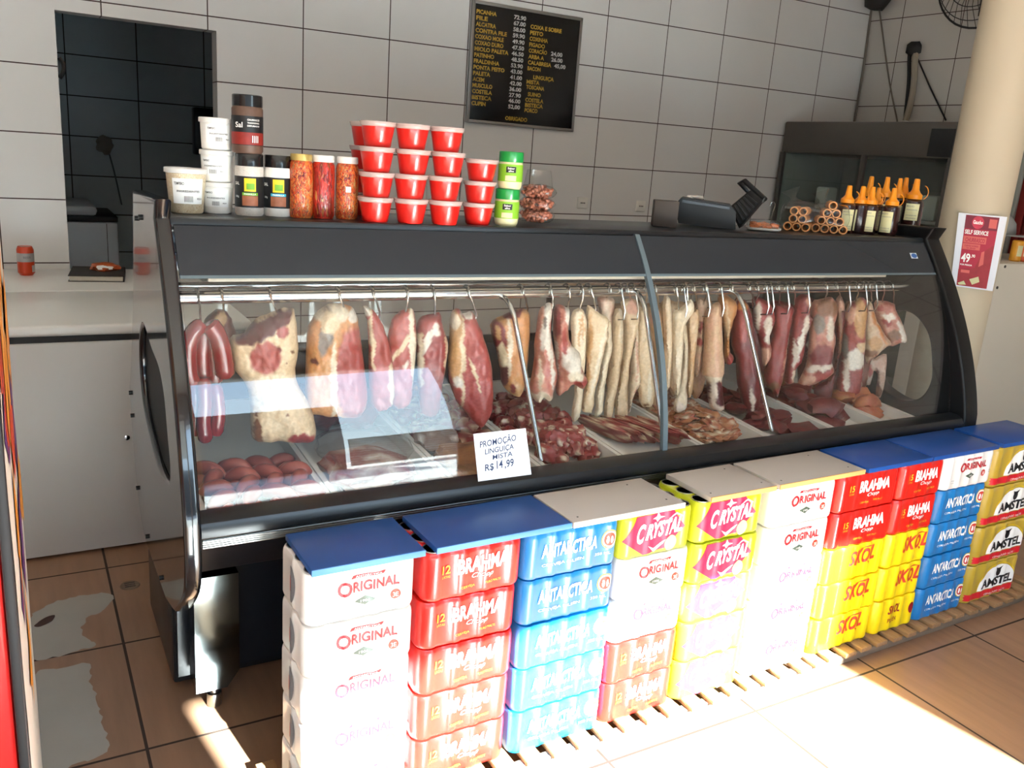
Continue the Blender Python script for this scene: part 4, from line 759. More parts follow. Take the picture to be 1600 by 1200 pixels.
# red paste tubs
def red_tub(loc, r, h, label):
    t = place('paste_tub', label, 'tub', loc, 'stacked tubs of red paste')
    G().lathe([(r*.68, 0), (r*.74, .003), (r*.93, h*.80), (r*.93, h*.82)], seg=32).build('tub_body', 'red paste', t)
    G().lathe([(r*.93, h*.80), (r*.98, h*.83), (r*1.0, h*.86), (r*1.0, h*.93), (r*1.03, h*.94), (r*1.03, h*.985), (r*.97, h), (r*.2, h)], seg=32).build('lid', 'rim film', t)
ordn = ['bottom', 'second', 'third', 'top']
for c, (px, py, nn, wh) in enumerate(((586, 348, 4, 'in the first column beside the chilli jars'), (640, 350, 4, 'in the middle column of the tall block'), (693, 352, 4, 'in the column with clear space on its far side'), (746, 352, 3, 'in the short column beside the green-capped jars'))):
    r, h = (.0475, .0668) if c < 3 else (.0475, .0625); b = topat(px, py, .036)
    for k in range(nn): red_tub(b+Vector((.003*math.sin(k*3+c), .002*math.cos(k*2), h*.985*k)), r, h, f'{ordn[k] if k < nn-1 else "top"} red paste tub {wh}')
b = Vector((.905, 2.475, TZ))
for k in range(4): red_tub(b+Vector((0, 0, .066*k)), .0475, .0668, f'{ordn[k]} red paste tub in the half-hidden column behind the first')
# green capped jars
b = topat(790, 353, .036)
for k, lb in enumerate(('lower green-capped garlic seasoning jar', 'upper green-capped garlic seasoning jar')):
    r, h = .036, .106; t = place('garlic_jar', lb, 'jar', b+Vector((.004*k, 0, .1065*k)), 'green-capped jars')
    G().lathe([(r*.85, 0), (r*.95, .006), (r, .02), (r, h*.66), (r*.9, h*.74)], seg=30).build('jar_body', 'garlic paste', t); G().lathe([(r*.97, h*.72), (r*1.0, h*.74), (r*1.0, h*.98), (r*.95, h), (r*.2, h)], seg=30).build('cap', 'green cap', t)
    l = label_arc(t, 'label', 'label lime', r, h*.2, h*.66, -1.5, 1.5); label_arc(l, 'badge', 'label black', r, h*.44, h*.60, -.35, .45, off=.001); label_text(l, 'badge_lettering', 'ink white', r, [('Sabor', .05, h*.53, h*.05, r*.55), ('alho', .05, h*.46, h*.05, r*.4)], .0018); label_arc(l, 'label_picture', 'label cream', r, h*.22, h*.36, -.4, .5, off=.001)
# peanut bags
P('peanut skin', 'a2604a', .5, var=.3, scale=40)
for k, lb in enumerate(('bottom flat bag of red-skinned peanuts', 'middle bag of red-skinned peanuts', 'topmost open-necked bag of red-skinned peanuts')):
    c = topat(836, 354, .05)+Vector((0, 0, .030+.036*k)); t = place('peanut_bag', lb, 'bag', c, 'stacked peanut bags'); R = random.Random(k)
    lump_geo(80+k, (.056, .05, .021), .3, 3, .12).build('bag_film', BAGGY, t)
    g = G()
    for q in range(150):
        a, rr, z = R.uniform(0, 6.28), math.sqrt(R.random()), R.uniform(-1, 1); s = math.sqrt(max(.05, 1-z*z*.8)); bm = bmesh.new(); bmesh.ops.create_icosphere(bm, subdivisions=1, radius=.0058); bm.verts.index_update()
        ro = Matrix.Rotation(R.random()*6, 3, Vector((R.random(), R.random(), R.random())).normalized()); o_ = Vector((.049*rr*math.cos(a)*s, .043*rr*math.sin(a)*s, .0155*z))
        g.add([ro @ Vector((v.co.x*1.35, v.co.y, v.co.z))+o_ for v in bm.verts], [[v.index for v in f.verts] for f in bm.faces]); bm.free()
    o = g.build('peanuts', 'peanut skin', t); o['kind'] = 'stuff'
    if k == 2:
        g = G(); g.lathe([(.046, .012), (.042, .03), (.039, .05), (.036, .064)], seg=20, cap=False, sq=3); g.build('bag_neck', BAGGY, t)
# clear empty container behind, box, grill
g = G(); g.lathe([(.045, 0), (.05, .10), (.052, .11)], sq=4, seg=24); o = g.build('clear_container', BAGGY, loc=(1.17, 2.50, TZ)); tag(o, 'empty clear plastic container behind the red tubs', 'container')
P('brown box', '3d332c', .6); P('grill black', '101113', .45, var=.1); P('grill plate', '4a4d50', .3, metal=.7)
p = onZ(1038, 355, TZ); g = G(); g.box((0, .04, .045), (.085, .08, .09), .004); o = g.build('dark_box', 'brown box', loc=(p.x, p.y, TZ)); o.rotation_euler.z = -.6; tag(o, 'small dark brown box beside the grill press', 'box')
# contact grill seen side-on, lid tipped open; built in its own plane facing the camera
o0 = onZ(1120, 357, TZ)+Vector((.03, .05, 0)); az = math.atan2(o0.x, o0.y); gr = thing('grill_press', 'black electric contact grill with its ribbed lid open', 'grill', (o0.x, o0.y, TZ), -az)
dep = (o0-CAM).dot(FW); sc = dep/F_PX; cc, ss = math.cos(math.radians(4)), math.sin(math.radians(4))
def gp(x, y): dx, dy = (x-1120)*sc, (357-y)*sc; return (dx, dy)
body = [gp(*q) for q in ((1066, 354), (1058, 326), (1066, 315), (1140, 320), (1150, 330), (1153, 356), (1100, 356))]
G().prism([(x, -.06, max(0, z)) for x, z in body], (0, .14, 0)).build('grill_base', 'grill black', gr, smooth=False)
g = G(); g.prism([(x, -.068, z) for x, z in (gp(1068, 318), gp(1140, 323), gp(1140, 327), gp(1068, 322))], (0, .15, 0)); g.build('lower_plate', 'grill plate', gr)
lid = [gp(*q) for q in ((1140, 326), (1165, 300), (1186, 312), (1158, 354))]
g = G(); g.prism([(lid[0][0], .07, lid[0][1]), (lid[1][0], .07, lid[1][1]), (lid[2][0], -.06, lid[2][1]), (lid[3][0], -.06, lid[3][1])], (.012, .012, .008)); lo = g.build('grill_lid', 'grill black', gr)
for k in range(6):
    t = .12+.15*k; a = Vector((lid[0][0], .068, lid[0][1])).lerp(Vector((lid[1][0], .068, lid[1][1])), t); b_ = Vector((lid[3][0], -.062, lid[3][1])).lerp(Vector((lid[2][0], -.062, lid[2][1])), t); G().tube([a.lerp(b_, .12), a.lerp(b_, .88)], .004, 6).build('grill_rib', 'grill plate', lo)
hp = [Vector((lid[1][0], .07, lid[1][1])), Vector((gp(1151, 287)[0], .07, gp(1151, 287)[1])), Vector((gp(1158, 284)[0], .05, gp(1158, 284)[1])), Vector((gp(1190, 308)[0], -.06, gp(1190, 308)[1])), Vector((lid[2][0], -.06, lid[2][1]))]
G().tube(hp, [.007, .010, .010, .009, .007], 8).build('grill_handle', 'grill black', gr)
P('napkin', 'd0ccc4', .8)
g = lump_geo(91, (.03, .02, .006), .4, 3, .4); q = gp(1087, 315); o = g.build('paper_scrap', 'napkin', loc=(o0.x+q[0]*math.cos(az), o0.y-q[0]*math.sin(az), TZ+q[1]+.004)); tag(o, 'crumpled white paper scrap on the grill press', 'paper')
g = G(); g.box((0, 0, .035), (.05, .04, .07), .004); P('olive carton', '6b6a44', .6); q = onZ(1056, 356, TZ); o = g.build('carton', 'olive carton', loc=(q.x+.02, q.y+.06, TZ)); o.rotation_euler.z = -.7; tag(o, 'olive carton half hidden between box and grill press', 'carton')
# snack tray, hook, bagged rolls
P('pork crackling', 'b8622e', .5, var=.5, scale=60); P('roll crust', 'c88a52', .6, var=.25, scale=30)
p = topat(1192, 362, .06); t = place('snack_pack', 'film-wrapped tray of orange snacks beside the bagged rolls', 'snack', p)
G().lathe([(.05, 0), (.062, .006), (.064, .012)], sq=4, seg=28).build('snack_tray', 'white plastic', t); R = random.Random(8); g = G()
for q in range(40):
    gg = lump_geo(q*1.7, (.012, .010, .008), .2, 1); o_ = Vector((R.uniform(-.045, .045), R.uniform(-.04, .04), .014+R.uniform(0, .012))); g.add([Vector(v)+o_ for v in gg.v], gg.f)
o = g.build('snack_pieces', 'pork crackling', t); o['kind'] = 'stuff'; lump_geo(95, (.064, .056, .020), .5, 3, .12).build('film_cover', BAGGY, t, loc=(0, 0, .022))
wa = onZ(1203, 352, TZ); k = sc*1.03; g = G().tube(catmull([(0, 0, .0), (.001, 0, .03), (-.003*0+.006, 0, .062), (.010, 0, .082), (.004, 0, .094), (-.006, 0, .092), (-.010, 0, .078)], 4), .0016, 6); o = g.build('wire_hook', 'hook steel', loc=(wa.x, wa.y+.0, TZ)); o.rotation_euler.z = -math.atan2(wa.x, wa.y); tag(o, 'bare bent wire hook standing up by the snack tray', 'hook')
for bi, (px, py, rows, lb) in enumerate(((1246, 362, (3, 2, 2), 'loosely knotted clear bag of rolled wafers, nearer the hook'), (1292, 365, (4, 3, 2, 1), 'fuller clear bag of rolled wafers, nearer the sauce bottles'))):
    p = topat(px, py, .03); t = place('wafer_bag', lb, 'bag', p, 'bags of rolled wafers'); r = .0165
    for j, nn in enumerate(rows):
        for i in range(nn):
            g = G(); g.lathe([(r*.7, -.05), (r, -.05), (r*1.03, .05), (r*.75, .05), (r*.7, -.048)], seg=16, cap=False); g.v = [(v[0], v[2], v[1]) for v in g.v]; o = g.build('wafer_roll', 'roll crust', t, loc=((i-(nn-1)/2)*r*2.02, .05, r+j*r*1.78)); o.rotation_euler.z = .25*(bi-.5)
    g = lump_geo(97+bi, (.075, .062, .056), .4, 3, .15); g.build('bag_film', BAGGY, t, loc=(0, .05, .056)); g = G(); g.lathe([(.045, 0), (.014, .03), (.010, .04), (.03, .066), (.036, .072)], seg=16, cap=False); o = g.build('bag_knot', BAGGY, t, loc=(-.02, .05, .088)); o.rotation_euler = (0, -.4, 0)
# sauce bottles
P('sauce brown', '2a1210', .25, coat=.4); P('nozzle orange', 'e28a14', .35)
def sauce(loc, h, r, label, turn, lh=(.12, .5), ring=True):
    t = place('sauce_bottle', label, 'bottle', loc, 'dark sauce bottles with orange nozzles'); t.rotation_euler.z += turn; b = h*.64
    G().lathe([(r*.9, 0), (r, .006), (r, b*.82), (r*.93, b*.93), (r*.6, b*.99), (r*.55, b)], seg=26).build('bottle_body', 'sauce brown', t)
    c = G().lathe([(r*.62, b*.985), (r*.72, b*.99), (r*.72, b+h*.07), (r*.5, b+h*.11), (r*.34, b+h*.16), (r*.25, h*.99), (r*.1, h)], seg=22).build('nozzle_cap', 'nozzle orange', t)
    if ring: G().tube([(r*.72+(.0)+r*.45*math.sin(a), 0, b+h*.12-h*.12*math.cos(a)) for a in np.linspace(.3, 3.0, 10)], .0018, 6).build('cap_strap', 'nozzle orange', c)
    l = label_arc(t, 'label', 'label cream', r, h*lh[0], h*lh[1], -.65, .65); label_text(l, 'label_print', 'ink grey', r, [('MOLHO', -.2, h*(lh[1]-.06), h*.03, r*.7), ('INGREDIENTES', 0, h*(lh[1]-.12), h*.02, r*1.0), ('CONSERVAR', 0, h*(lh[0]+.08), h*.02, r*1.0), ('VALIDADE', 0, h*(lh[0]+.03), h*.02, r*.9)])
for px, py, tp, r, lb, tu in ((1316, 364, 294, .036, 'first short sauce bottle, behind the wafer bag', .3), (1337, 365, 295, .034, 'short sauce bottle second from the wafer bag', -.9), (1352, 366, 296, .036, 'short sauce bottle with its strap lifted, in the middle', .1), (1362, 364, 297, .034, 'short sauce bottle squeezed behind its neighbours', .8), (1385, 368, 298, .036, 'short sauce bottle in front with a tall narrow label', -.35)):
    b = topat(px, py, r*.9); h = (py-tp)*((b-CAM).dot(FW)/F_PX)*1.03; sauce(b, h, r, lb, tu, (.06, .5))
for px, tp, r, lb, tu in ((1348, 274, .036, 'tall sauce bottle in the back row, nearest the wafer bags', .2), (1373, 275, .036, 'tall back-row sauce bottle with a strap ring on its nozzle', .1), (1393, 277, .034, 'tall back-row sauce bottle half hidden by a twin nozzle', .4), (1402, 276, .034, 'tall sauce bottle, its nozzle just past the twin one', -.2), (1419, 278, .043, 'tallest sauce bottle with a big cream label at the end', 0)):
    d = ray(px, 360); d = Vector((d.x, d.y, 0)).normalized(); Y = 2.50 if px < 1410 else 2.42; b = Vector((d.x/d.y*Y, Y, TZ)); tz = onY(px, tp, Y).z; sauce(b, tz-TZ, r, lb, tu, (.25, .55) if px > 1410 else (.2, .5))
# ---------------------------------------------------------------- chest freezers against the back wall
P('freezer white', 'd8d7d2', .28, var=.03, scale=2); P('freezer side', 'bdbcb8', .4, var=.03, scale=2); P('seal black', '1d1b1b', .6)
for i, (y0, y1, lab) in enumerate(((3.41, 4.155, 'white chest freezer in front, its side panel facing the room'), (4.165, 4.82, 'white chest freezer against the tiled wall, behind the front one'))):
    t = thing('chest_freezer', lab, 'freezer', (.12, (y0+y1)/2, 0), 0, 'white chest freezers'); d = y1-y0
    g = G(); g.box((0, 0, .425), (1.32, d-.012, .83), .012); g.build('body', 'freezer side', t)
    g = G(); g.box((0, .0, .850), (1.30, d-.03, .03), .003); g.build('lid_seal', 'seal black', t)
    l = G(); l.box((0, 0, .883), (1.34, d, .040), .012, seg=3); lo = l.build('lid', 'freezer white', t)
    if i == 0:
        g = G(); g.lathe([(.010, 0), (.010, .006), (.004, .007)], seg=14); g.v = [(v[0], -v[2], v[1]) for v in g.v]; o = g.build('lock', 'chrome', t, loc=(.20, -d/2+.006, .46))
    g = G(); [g.box((sx_*.6, sy_*.25, .006), (.05, .05, .012), .002) for sx_ in (-1, 1) for sy_ in (-1, 1)]; g.build('feet', 'seal black', t)
FZ = .903
# soft drink can, notebook with snack bag
P('can orange', 'c23a12', .3, coat=.4, metal=.2); P('can silver', 'a9a6a6', .35, metal=.3)
p = onZ(42, 431, FZ); t = thing('drink_can', 'orange soft drink can on the white freezer', 'can', (p.x, p.y+.03, FZ), -math.atan2(p.x, p.y))
r, h = .036, .134
G().lathe([(r*.75, 0), (r*.8, .003), (r, .012), (r, h-.014), (r*.86, h-.002), (r*.84, h), (r*.80, h-.004)], seg=28).build('can_body', 'can orange', t)
G().lathe([(r*.82, h-.004), (r*.80, h-.003), (r*.3, h-.004)], seg=20).build('can_top', 'can lid', t)
l = label_arc(t, 'printed_band', 'can silver', r, h*.48, h*.78, -1.4, 1.4); label_text(l, 'band_print', 'ink grey', r, [('BEER', .2, h*.6, h*.08, r*.9)]); label_arc(t, 'printed_panel', 'can silver', r, h*.12, h*.36, .7, 1.3)
P('cover dark', '2d2926', .6, var=.2); P('page edge', 'bdb8aa', .8, var=.1, aniso=(1, 1, 60)); P('snack orange', 'b2552c', .35, var=.4, scale=25)
c = sum((onZ(*q, FZ+.02) for q in ((112, 421), (120, 434), (197, 430), (180, 420))), Vector())/4
t = thing('notebook', 'closed dark notebook lying on the white freezer', 'notebook', (c.x, c.y, FZ), -.12)
g = G(); g.box((0, 0, .014), (.225, .30, .022), .001); g.build('pages', 'page edge', t); g = G(); g.box((0, 0, .0265), (.235, .31, .003), .001); g.box((0, 0, .0018), (.235, .31, .003), .001); g.box((.117, 0, .014), (.004, .31, .027), .0015); g.build('cover', 'cover dark', t)
g = lump_geo(120, (.065, .05, .020), .3, 3, .3); o = g.build('snack_bag', 'snack orange', loc=(c.x+.035, c.y+.03, FZ+.044)); o.rotation_euler.z = .2; tag(o, 'crumpled orange snack bag on the dark notebook', 'bag')
g = lump_geo(121, (.04, .006, .011), .4, 3, .2); o = g.build('bag_print', 'label white', o, loc=(-.012, -.044, .003))
# back room freezer and wall things
P('dim enamel', 'c9cfd2', .35)
t = thing('old_fridge', 'white appliance with a dark-edged top in the dim back room', 'freezer', (.20, 6.7, 0)); g = G(); g.box((0, 0, .50), (.80, .7, .98), .02); g.build('body', 'dim enamel', t); g = G(); g.box((0, 0, 1.01), (.80, .70, .035), .004); g.build('edge_strip', 'seal black', t); g = G(); g.box((-.06, 0, 1.06), (.68, .66, .07), .03); g.build('lid', 'dim enamel', t)
g = G(); g.box((.33, 0, .5), (.004, .702, .96)); g.build('door_gap', 'seal black', t)
g = G(); g.box((0, 0, 0), (.17, .12, .36), .012); o = g.build('paper_dispenser', 'black enamel', loc=(1.36, 7.42, 1.62)); tag(o, 'dark wall dispenser inside the doorway, behind the spice tubs', 'dispenser')
a = [onY(x, y, 7.49) for x, y in ((165, 222), (172, 245), (180, 275), (190, 320))]; g = G().tube(catmull(a, 4), .006, 6); o = g.build('dangling_cable', 'grey rubber'); tag(o, 'loose cable hanging down the dim back room wall', 'cable')
g = lump_geo(130, (.055, .015, .06), .1, 3, .5); P('damp mark', '8b877c', .9, var=.2); o = g.build('cable_coil', 'damp mark', loc=onY(164, 226, 7.47)); tag(o, 'tangled cable coil fixed on the back room wall', 'cable')
g = G().tube(catmull([onY(x, y, 4.86) for x, y in ((92, 90), (99, 100), (99, 112), (93, 122))], 4), .010, 8); o = g.build('door_pull', 'seal black'); tag(o, 'black curved pull on the doorway edge', 'handle')
# menu board
P('board black', '0b0b0c', .22); P('frame silver', '8f8c88', .35, metal=.7); P('letter gold', 'b08d2c', .5); P('letter white', 'b5b3ae', .5)
t = thing('menu_board', 'black menu price board in a silver frame on the tiled wall', 'menu board', (2.76, 4.83, 2.12))
g = G(); g.box((0, -.012, 0), (.735, .02, .65), .002); g.build('panel', 'board black', t)
g = G(); [g.box(c_, d_, .003) for c_, d_ in (((0, -.014, .33), (.765, .028, .018)), ((0, -.014, -.33), (.765, .028, .018)), ((-.373, -.014, 0), (.018, .028, .678)), ((.373, -.014, 0), (.018, .028, .678)))]; g.build('frame', 'frame silver', t)
bf = lambda x, z: (x, -.0235, z); P0, dz, ch = .255, .0338, .0225
def menu_line(mat, s, x, z, w):
    g = G(); lettering(g, s, x, z, ch, bf, w=w, bold=.05); g.build('menu_line', mat, t, fix=False, smooth=False)
for i, s in enumerate('PICANHA,FILE,ALCATRA,CONTRA FILE,COXAO MOLE,COXAO DURO,MIOLO PALETA,PATINHO,FRALDINHA,PONTA PEITO,PALETA,ACEM,MUSCULO,COSTELA,BISTECA,CUPIN'.split(',')): menu_line('letter gold', s, -.355, P0+.014-i*dz, .0190*len(s))
for i, s in enumerate('72.90;67.00;58.00;59.90;49.90;47.50;46.50;48.50;53.90;43.00;41.00;42.00;36.00;27.90;46.00;52,00'.split(';')): menu_line('letter white', s, -.105, P0+.016-i*dz, .083)
for k, s, dx in ((0, 'COXA E SOBRE', 0), (1, 'PEITO', 0), (2, 'COXINHA', 0), (3, 'FIGADO', 0), (4, 'CORACÃO', 0), (5, 'ARBA A', 0), (6, 'CALABRESA', 0), (7, 'BACON', 0), (8.4, 'LINGUIÇA', .045), (9.3, 'MISTA', 0), (10.2, 'TOSCANA', 0), (11.4, 'SUINO', .015), (12.4, 'COSTELA', 0), (13.3, 'BISTECA', 0), (14.2, 'PORCO', 0)): menu_line('letter gold', s, .012+dx, P0-.022-k*dz, .0185*len(s))
for k, s, dx in ((4, '24,00', .17), (5, '26.00', .175), (6, '45,00', .20)): menu_line('letter white', s, dx, P0-.022-k*dz, .083)
menu_line('letter gold', 'OBRIGADO', -.12, -.305, .155)
# wall outlets
P('outlet white', 'd3d0c8', .35)
for i, (px, py, lb) in enumerate(((909, 317, 'white wall outlet nearer the menu board'), (1000, 322, 'white wall outlet above the small brown box'))):
    p = onY(px, py, 4.83); t = thing('wall_outlet', lb, 'outlet', p, 0, 'white wall outlets'); g = G(); g.box((0, -.006, 0), (.082, .012, .075), .006); g.build('plate', 'outlet white', t)
    g = G(); [g.lathe([(.005, 0), (.004, .0015)], seg=10) for _ in (0,)]; g = G(); [g.tube([(dx, -.010, 0), (dx, -.0135, 0)], .0045, 8) for dx in (-.013, 0, .013)]; g.build('socket_holes', 'seal black', t)
# ---------------------------------------------------------------- cooler with stickers at the near side
P('cooler red', 'c01f1c', .25, coat=.5); P('cooler trim', '101014', .6)
n0 = Vector((-.0347, 1.30, 0)); n1 = Vector((-.0285, 2.02, 0)); t = thing('drinks_cooler', 'red drinks cooler with a peeling sticker front beside the freezer', 'cooler', n0, -math.atan2(n1.x-n0.x, n1.y-n0.y)); Ld = (n1-n0).length
g = G(); g.box((-.33, Ld/2, .97), (.64, Ld-.01, 1.90), .02); g.build('body', 'cooler red', t)
g = G(); g.box((-.006, .010, .97), (.014, .026, 1.90), .004); g.build('edge_trim', 'cooler trim', t)
P('sticker base', 'd8cfc4', .4, var=.1)
stf = lambda y, z: (.0015+.002*noise2(y*5, z*4), y, z)
g = G(); patch(g, [(.03, .03), (Ld-.01, .03), (Ld-.01, 1.88), (.03, 1.88)], .06, stf); st = g.build('sticker_front', 'sticker base', t)
R = random.Random(5)
for nme, c_, nn in (('sticker_orange', 'd88a2c', 14), ('sticker_purple', '5a2a6a', 5), ('sticker_red', 'c2401f', 6)):
    P(nme, c_, .4)
    for k in range(nn):
        cy_, cz_ = R.uniform(.08, Ld-.08), R.uniform(.1, 1.8); pl = [(min(Ld-.015, max(.035, cy_+R.uniform(.04, .14)*math.cos(a))), cz_+R.uniform(.03, .16)*math.sin(a)) for a in np.linspace(0, 5.4, 8)]
        g = G(); patch(g, pl, .03, lambda y, z: (stf(y, z)[0]+.0012+.0002*k, y, z)); g.build('sticker_patch', nme, st, fix=False)
# floor marks
P('dried splash', '9a958c', .3, var=.12, scale=6)
R = random.Random(2)
def blot(lab, pts, mat, z=.0012, wob=.012):
    w = [onZ(*q, 0) for q in pts]; c_ = catmull([(p.x, p.y) for p in w], 8, True); c_ = [(x+wob*noise2(x*40, y*40, 2), y+wob*noise2(x*40, y*40, 7)) for x, y in c_]
    g = G(); patch(g, c_, .05, lambda x, y: (x, y, z)); o = g.build('floor_mark', mat, smooth=False); tag(o, lab, 'stain'); return o
P('rust mark', '3a211c', .6)
blot('pale dried splash beside the drinks cooler, nearer the freezer', [(44, 972), (75, 945), (120, 932), (165, 927), (178, 935), (160, 955), (135, 968), (128, 990), (148, 1008), (120, 1018), (48, 1030)], 'dried splash')
blot('long pale dried patch along the cooler, nearest the viewer', [(48, 1062), (95, 1045), (138, 1036), (142, 1060), (152, 1095), (160, 1130), (168, 1175), (120, 1194), (55, 1206)], 'dried splash')
blot('small dark red spot on the pale dried splash', [(54, 978), (70, 966), (86, 962), (80, 972), (62, 980)], 'rust mark', .0022, .003)
p = onZ(203, 915, 0); t = thing('floor_drain', 'small round drain cover in the floor tiles', 'drain', (p.x, p.y, 0)); G().lathe([(.034, 0), (.032, .003), (.01, .004)], seg=20).build('cover', 'pallet wood grey', t); g = G(); [g.box((0, -.014+.014*k, .0042), (.035, .005, .001)) for k in range(3)]; g.build('slots', 'seal black', t)
# ---------------------------------------------------------------- far corner: tall glass display, column, poster, shelf things
P('metal grey', '5b5752', .35, metal=.5, var=.1); P('tall body', '45413d', .4, var=.1); P('inner green', '6d7a72', .6, var=.1); P('inside shelf', '8c9690', .5)
t = thing('glass_display_cabinet', 'tall grey glass-doored display cabinet along the side wall', 'cabinet', (5.36, 4.1, 0)); TB = t.location
g = G(); g.box((5.70, 4.1, 1.0), (.08, 1.36, 1.9), .004); g.box((5.36, 3.42, 1.0), (.70, .03, 1.9), .004); g.box((5.36, 4.785, 1.0), (.70, .03, 1.9), .004); g.box((5.36, 4.1, .10), (.70, 1.36, .2), .004); WP(g, 'body', 'inner green', t)
g = G(); g.box((5.36, 4.1, 1.885), (.74, 1.40, .22), .012); WP(g, 'header', 'metal grey', t); g = G(); g.box((4.985, 3.50, 1.87), (.012, .16, .17), .004); WP(g, 'header_vent', 'black enamel', t)
for y in (3.42, 4.06, 4.785): g = G(); g.box((5.0, y, .98), (.03, .035, 1.6), .004); WP(g, 'door_post', 'tall body', t)
for y in (3.74, 4.42): g = G(); g.box((5.0, y, .98), (.006, .62, 1.58)); WP(g, 'glass_door', GLASS, t, smooth=False)
for z in (.6, 1.0, 1.38): g = G(); g.box((5.38, 4.1, z), (.62, 1.32, .018), .002); WP(g, 'shelf', 'inside shelf', t)
P('tank plastic', '98a69c', .4)
for k, (y, z, w_) in enumerate(((3.62, 1.10, .10), (3.62, 1.48, .12), (3.85, 1.09, .10), (4.3, 1.09, .12), (4.5, 1.48, .10))): g = G(); g.box((0, 0, 0), (.12, w_, .16), .015); o = g.build('storage_tub', 'tank plastic', loc=(5.2, y, z-.01)); tag(o, 'pale tub standing on a shelf of the tall glass cabinet', 'tub', 'tubs inside the tall glass cabinet')
# things fixed on the side wall
P('pipe beige', '8f8474', .5, var=.1); P('cable dark', '1b1918', .6); P('conduit', '6b6258', .6)
def wallline(name, mat, pts, r, lab, cat, X=5.745): o = G().tube(catmull([onX(x, y, X) for x, y in pts], 4), r, 8).build(name, mat); return tag(o, lab, cat)
wallline('drain_pipe', 'pipe beige', [(1433, 76), (1430, 90), (1428, 130), (1422, 165), (1415, 188)], .022, 'bent beige pipe sleeve on the side wall above the cabinet', 'pipe', 5.72)
wallline('pipe_wrap', 'cable dark', [(1424, 72), (1421, 90), (1420, 130), (1414, 188)], .014, 'dark insulated pipe beside the beige sleeve', 'pipe', 5.735)
g = lump_geo(140, (.03, .06, .05), .3, 2, .2); o = g.build('pipe_elbow', 'cable dark', loc=onX(1428, 76, 5.72)); tag(o, 'dark lump of pipe wrap where the pipe leaves the wall', 'pipe')
wallline('power_cable', 'cable dark', [(1434, 92), (1455, 140), (1478, 188)], .006, 'thin dark cable slanting down from the pipe', 'cable')
wallline('power_cable', 'conduit', [(1373, 8), (1380, 60), (1390, 130), (1402, 190)], .006, 'thin grey cable hanging beside the wall corner', 'cable')
wallline('conduit_tube', 'conduit', [(1362, 8), (1350, 100), (1335, 190)], .009, 'thin conduit running down the wall corner', 'pipe')
g = lump_geo(141, (.06, .10, .08), .4, 2, .25); o = g.build('wall_camera', 'cable dark', loc=onX(1371, 0, 5.66)); tag(o, 'small dark device mounted high in the wall corner', 'camera')
fc = onX(1542, -44, 5.58); t = thing('wall_fan', 'round caged fan high on the side wall, partly behind the column', 'fan', fc); P('fan dark', '3a2f2a', .4, metal=.3)
for rr, xx in ((.34, 0), (.30, -.05), (.22, -.08), (.12, -.095)): g = G().tube([(xx, rr*math.cos(a), rr*math.sin(a)) for a in np.linspace(0, 2*math.pi, 41)], .007 if rr > .33 else .003, 6); g.build('cage_ring', 'cable dark', t)
g = G()
for k in range(36): a = k*math.pi/18; g.tube([(-.095, .05*math.cos(a), .05*math.sin(a)), (-.08, .22*math.cos(a), .22*math.sin(a)), (0, .34*math.cos(a), .34*math.sin(a))], .002, 4)
g.build('cage_wires', 'cable dark', t); G().tube([(-.09, 0, 0), (.16, 0, 0)], .05, 16).build('motor', 'fan dark', t)
for k in range(3):
    a0 = k*2.094; g = G(); g.prism([(-.03+.03*math.sin(b_-a0), rr*math.cos(b_), rr*math.sin(b_)) for b_, rr in ((a0, .05), (a0-.3, .28), (a0+.1, .31), (a0+.5, .27), (a0+.5, .06))], (.004, 0, 0)); g.build('blade', 'fan dark', t)
# column and poster
P('column paint', 'c4b79f', .6, var=.06, scale=3, bump=.05); P('scuff', '6a5a48', .8)
g = G().lathe([(.142, 0), (.142, 3.5)], (3.86, 2.47, 0), 40); o = structure(g.build('column', 'column paint'))
pc = [onY(*q, 1) for q in ((1500, 332), (1575, 338), (1550, 455), (1486, 445))]
dv = Vector((3.86, 2.47, 0)).normalized(); N = Vector((dv.x, dv.y, 0)); A0 = Vector((3.86, 2.47, 0))-N*.147
def inpl(q, off=0): r = ray(*q); return CAM+r*(((A0-N*off)-CAM).dot(N)/r.dot(N))
c4 = [inpl(q) for q in ((1498, 332), (1574, 339), (1551, 455), (1485, 446))]; pb = sum(c4, Vector())/4
t = thing('price_poster', 'red and white barbecue price poster on the round column', 'poster', pb); TBp = t.location.copy()
def pf(u, v, off=0): return c4[0].lerp(c4[1], u).lerp(c4[3].lerp(c4[2], u), 1-v)-N*(.0015+off)
def panel(name, mat, polys, par, off):
    g = G()
    for p in polys: patch(g, p, .12, lambda a, b: pf(a, b, off))
    return WP(g, name, mat, par, TBp if par is t else TBp, fix=False, smooth=False)
g = G(); vs = [pf(u, v) for u, v in ((0, 0), (1, 0), (1, 1), (0, 1))]; g.prism(vs, N*.0014); pp = WP(g, 'paper', 'paper', t, smooth=False)
for n_, c_ in (('maroon', '7a1530'), ('crimson', 'b01e3c'), ('rose', 'c9344c'), ('coral', 'd2605a'), ('brick', '9c2430')): P('poster '+n_, c_, .5, var=.25 if n_ in ('brick', 'rose') else 0, scale=40)
panel('print_ground', 'poster crimson', [[(.14, .02), (.85, .02), (.85, .98), (.16, .98)]], pp, .0004)
panel('print_header', 'poster maroon', [[(.155, .80), (.85, .80), (.85, .98), (.16, .98)]], pp, .0007)
panel('print_food', 'poster brick', [[(.14, .02), (.85, .02), (.85, .62), (.62, .50), (.5, .28), (.14, .24)]], pp, .0008)
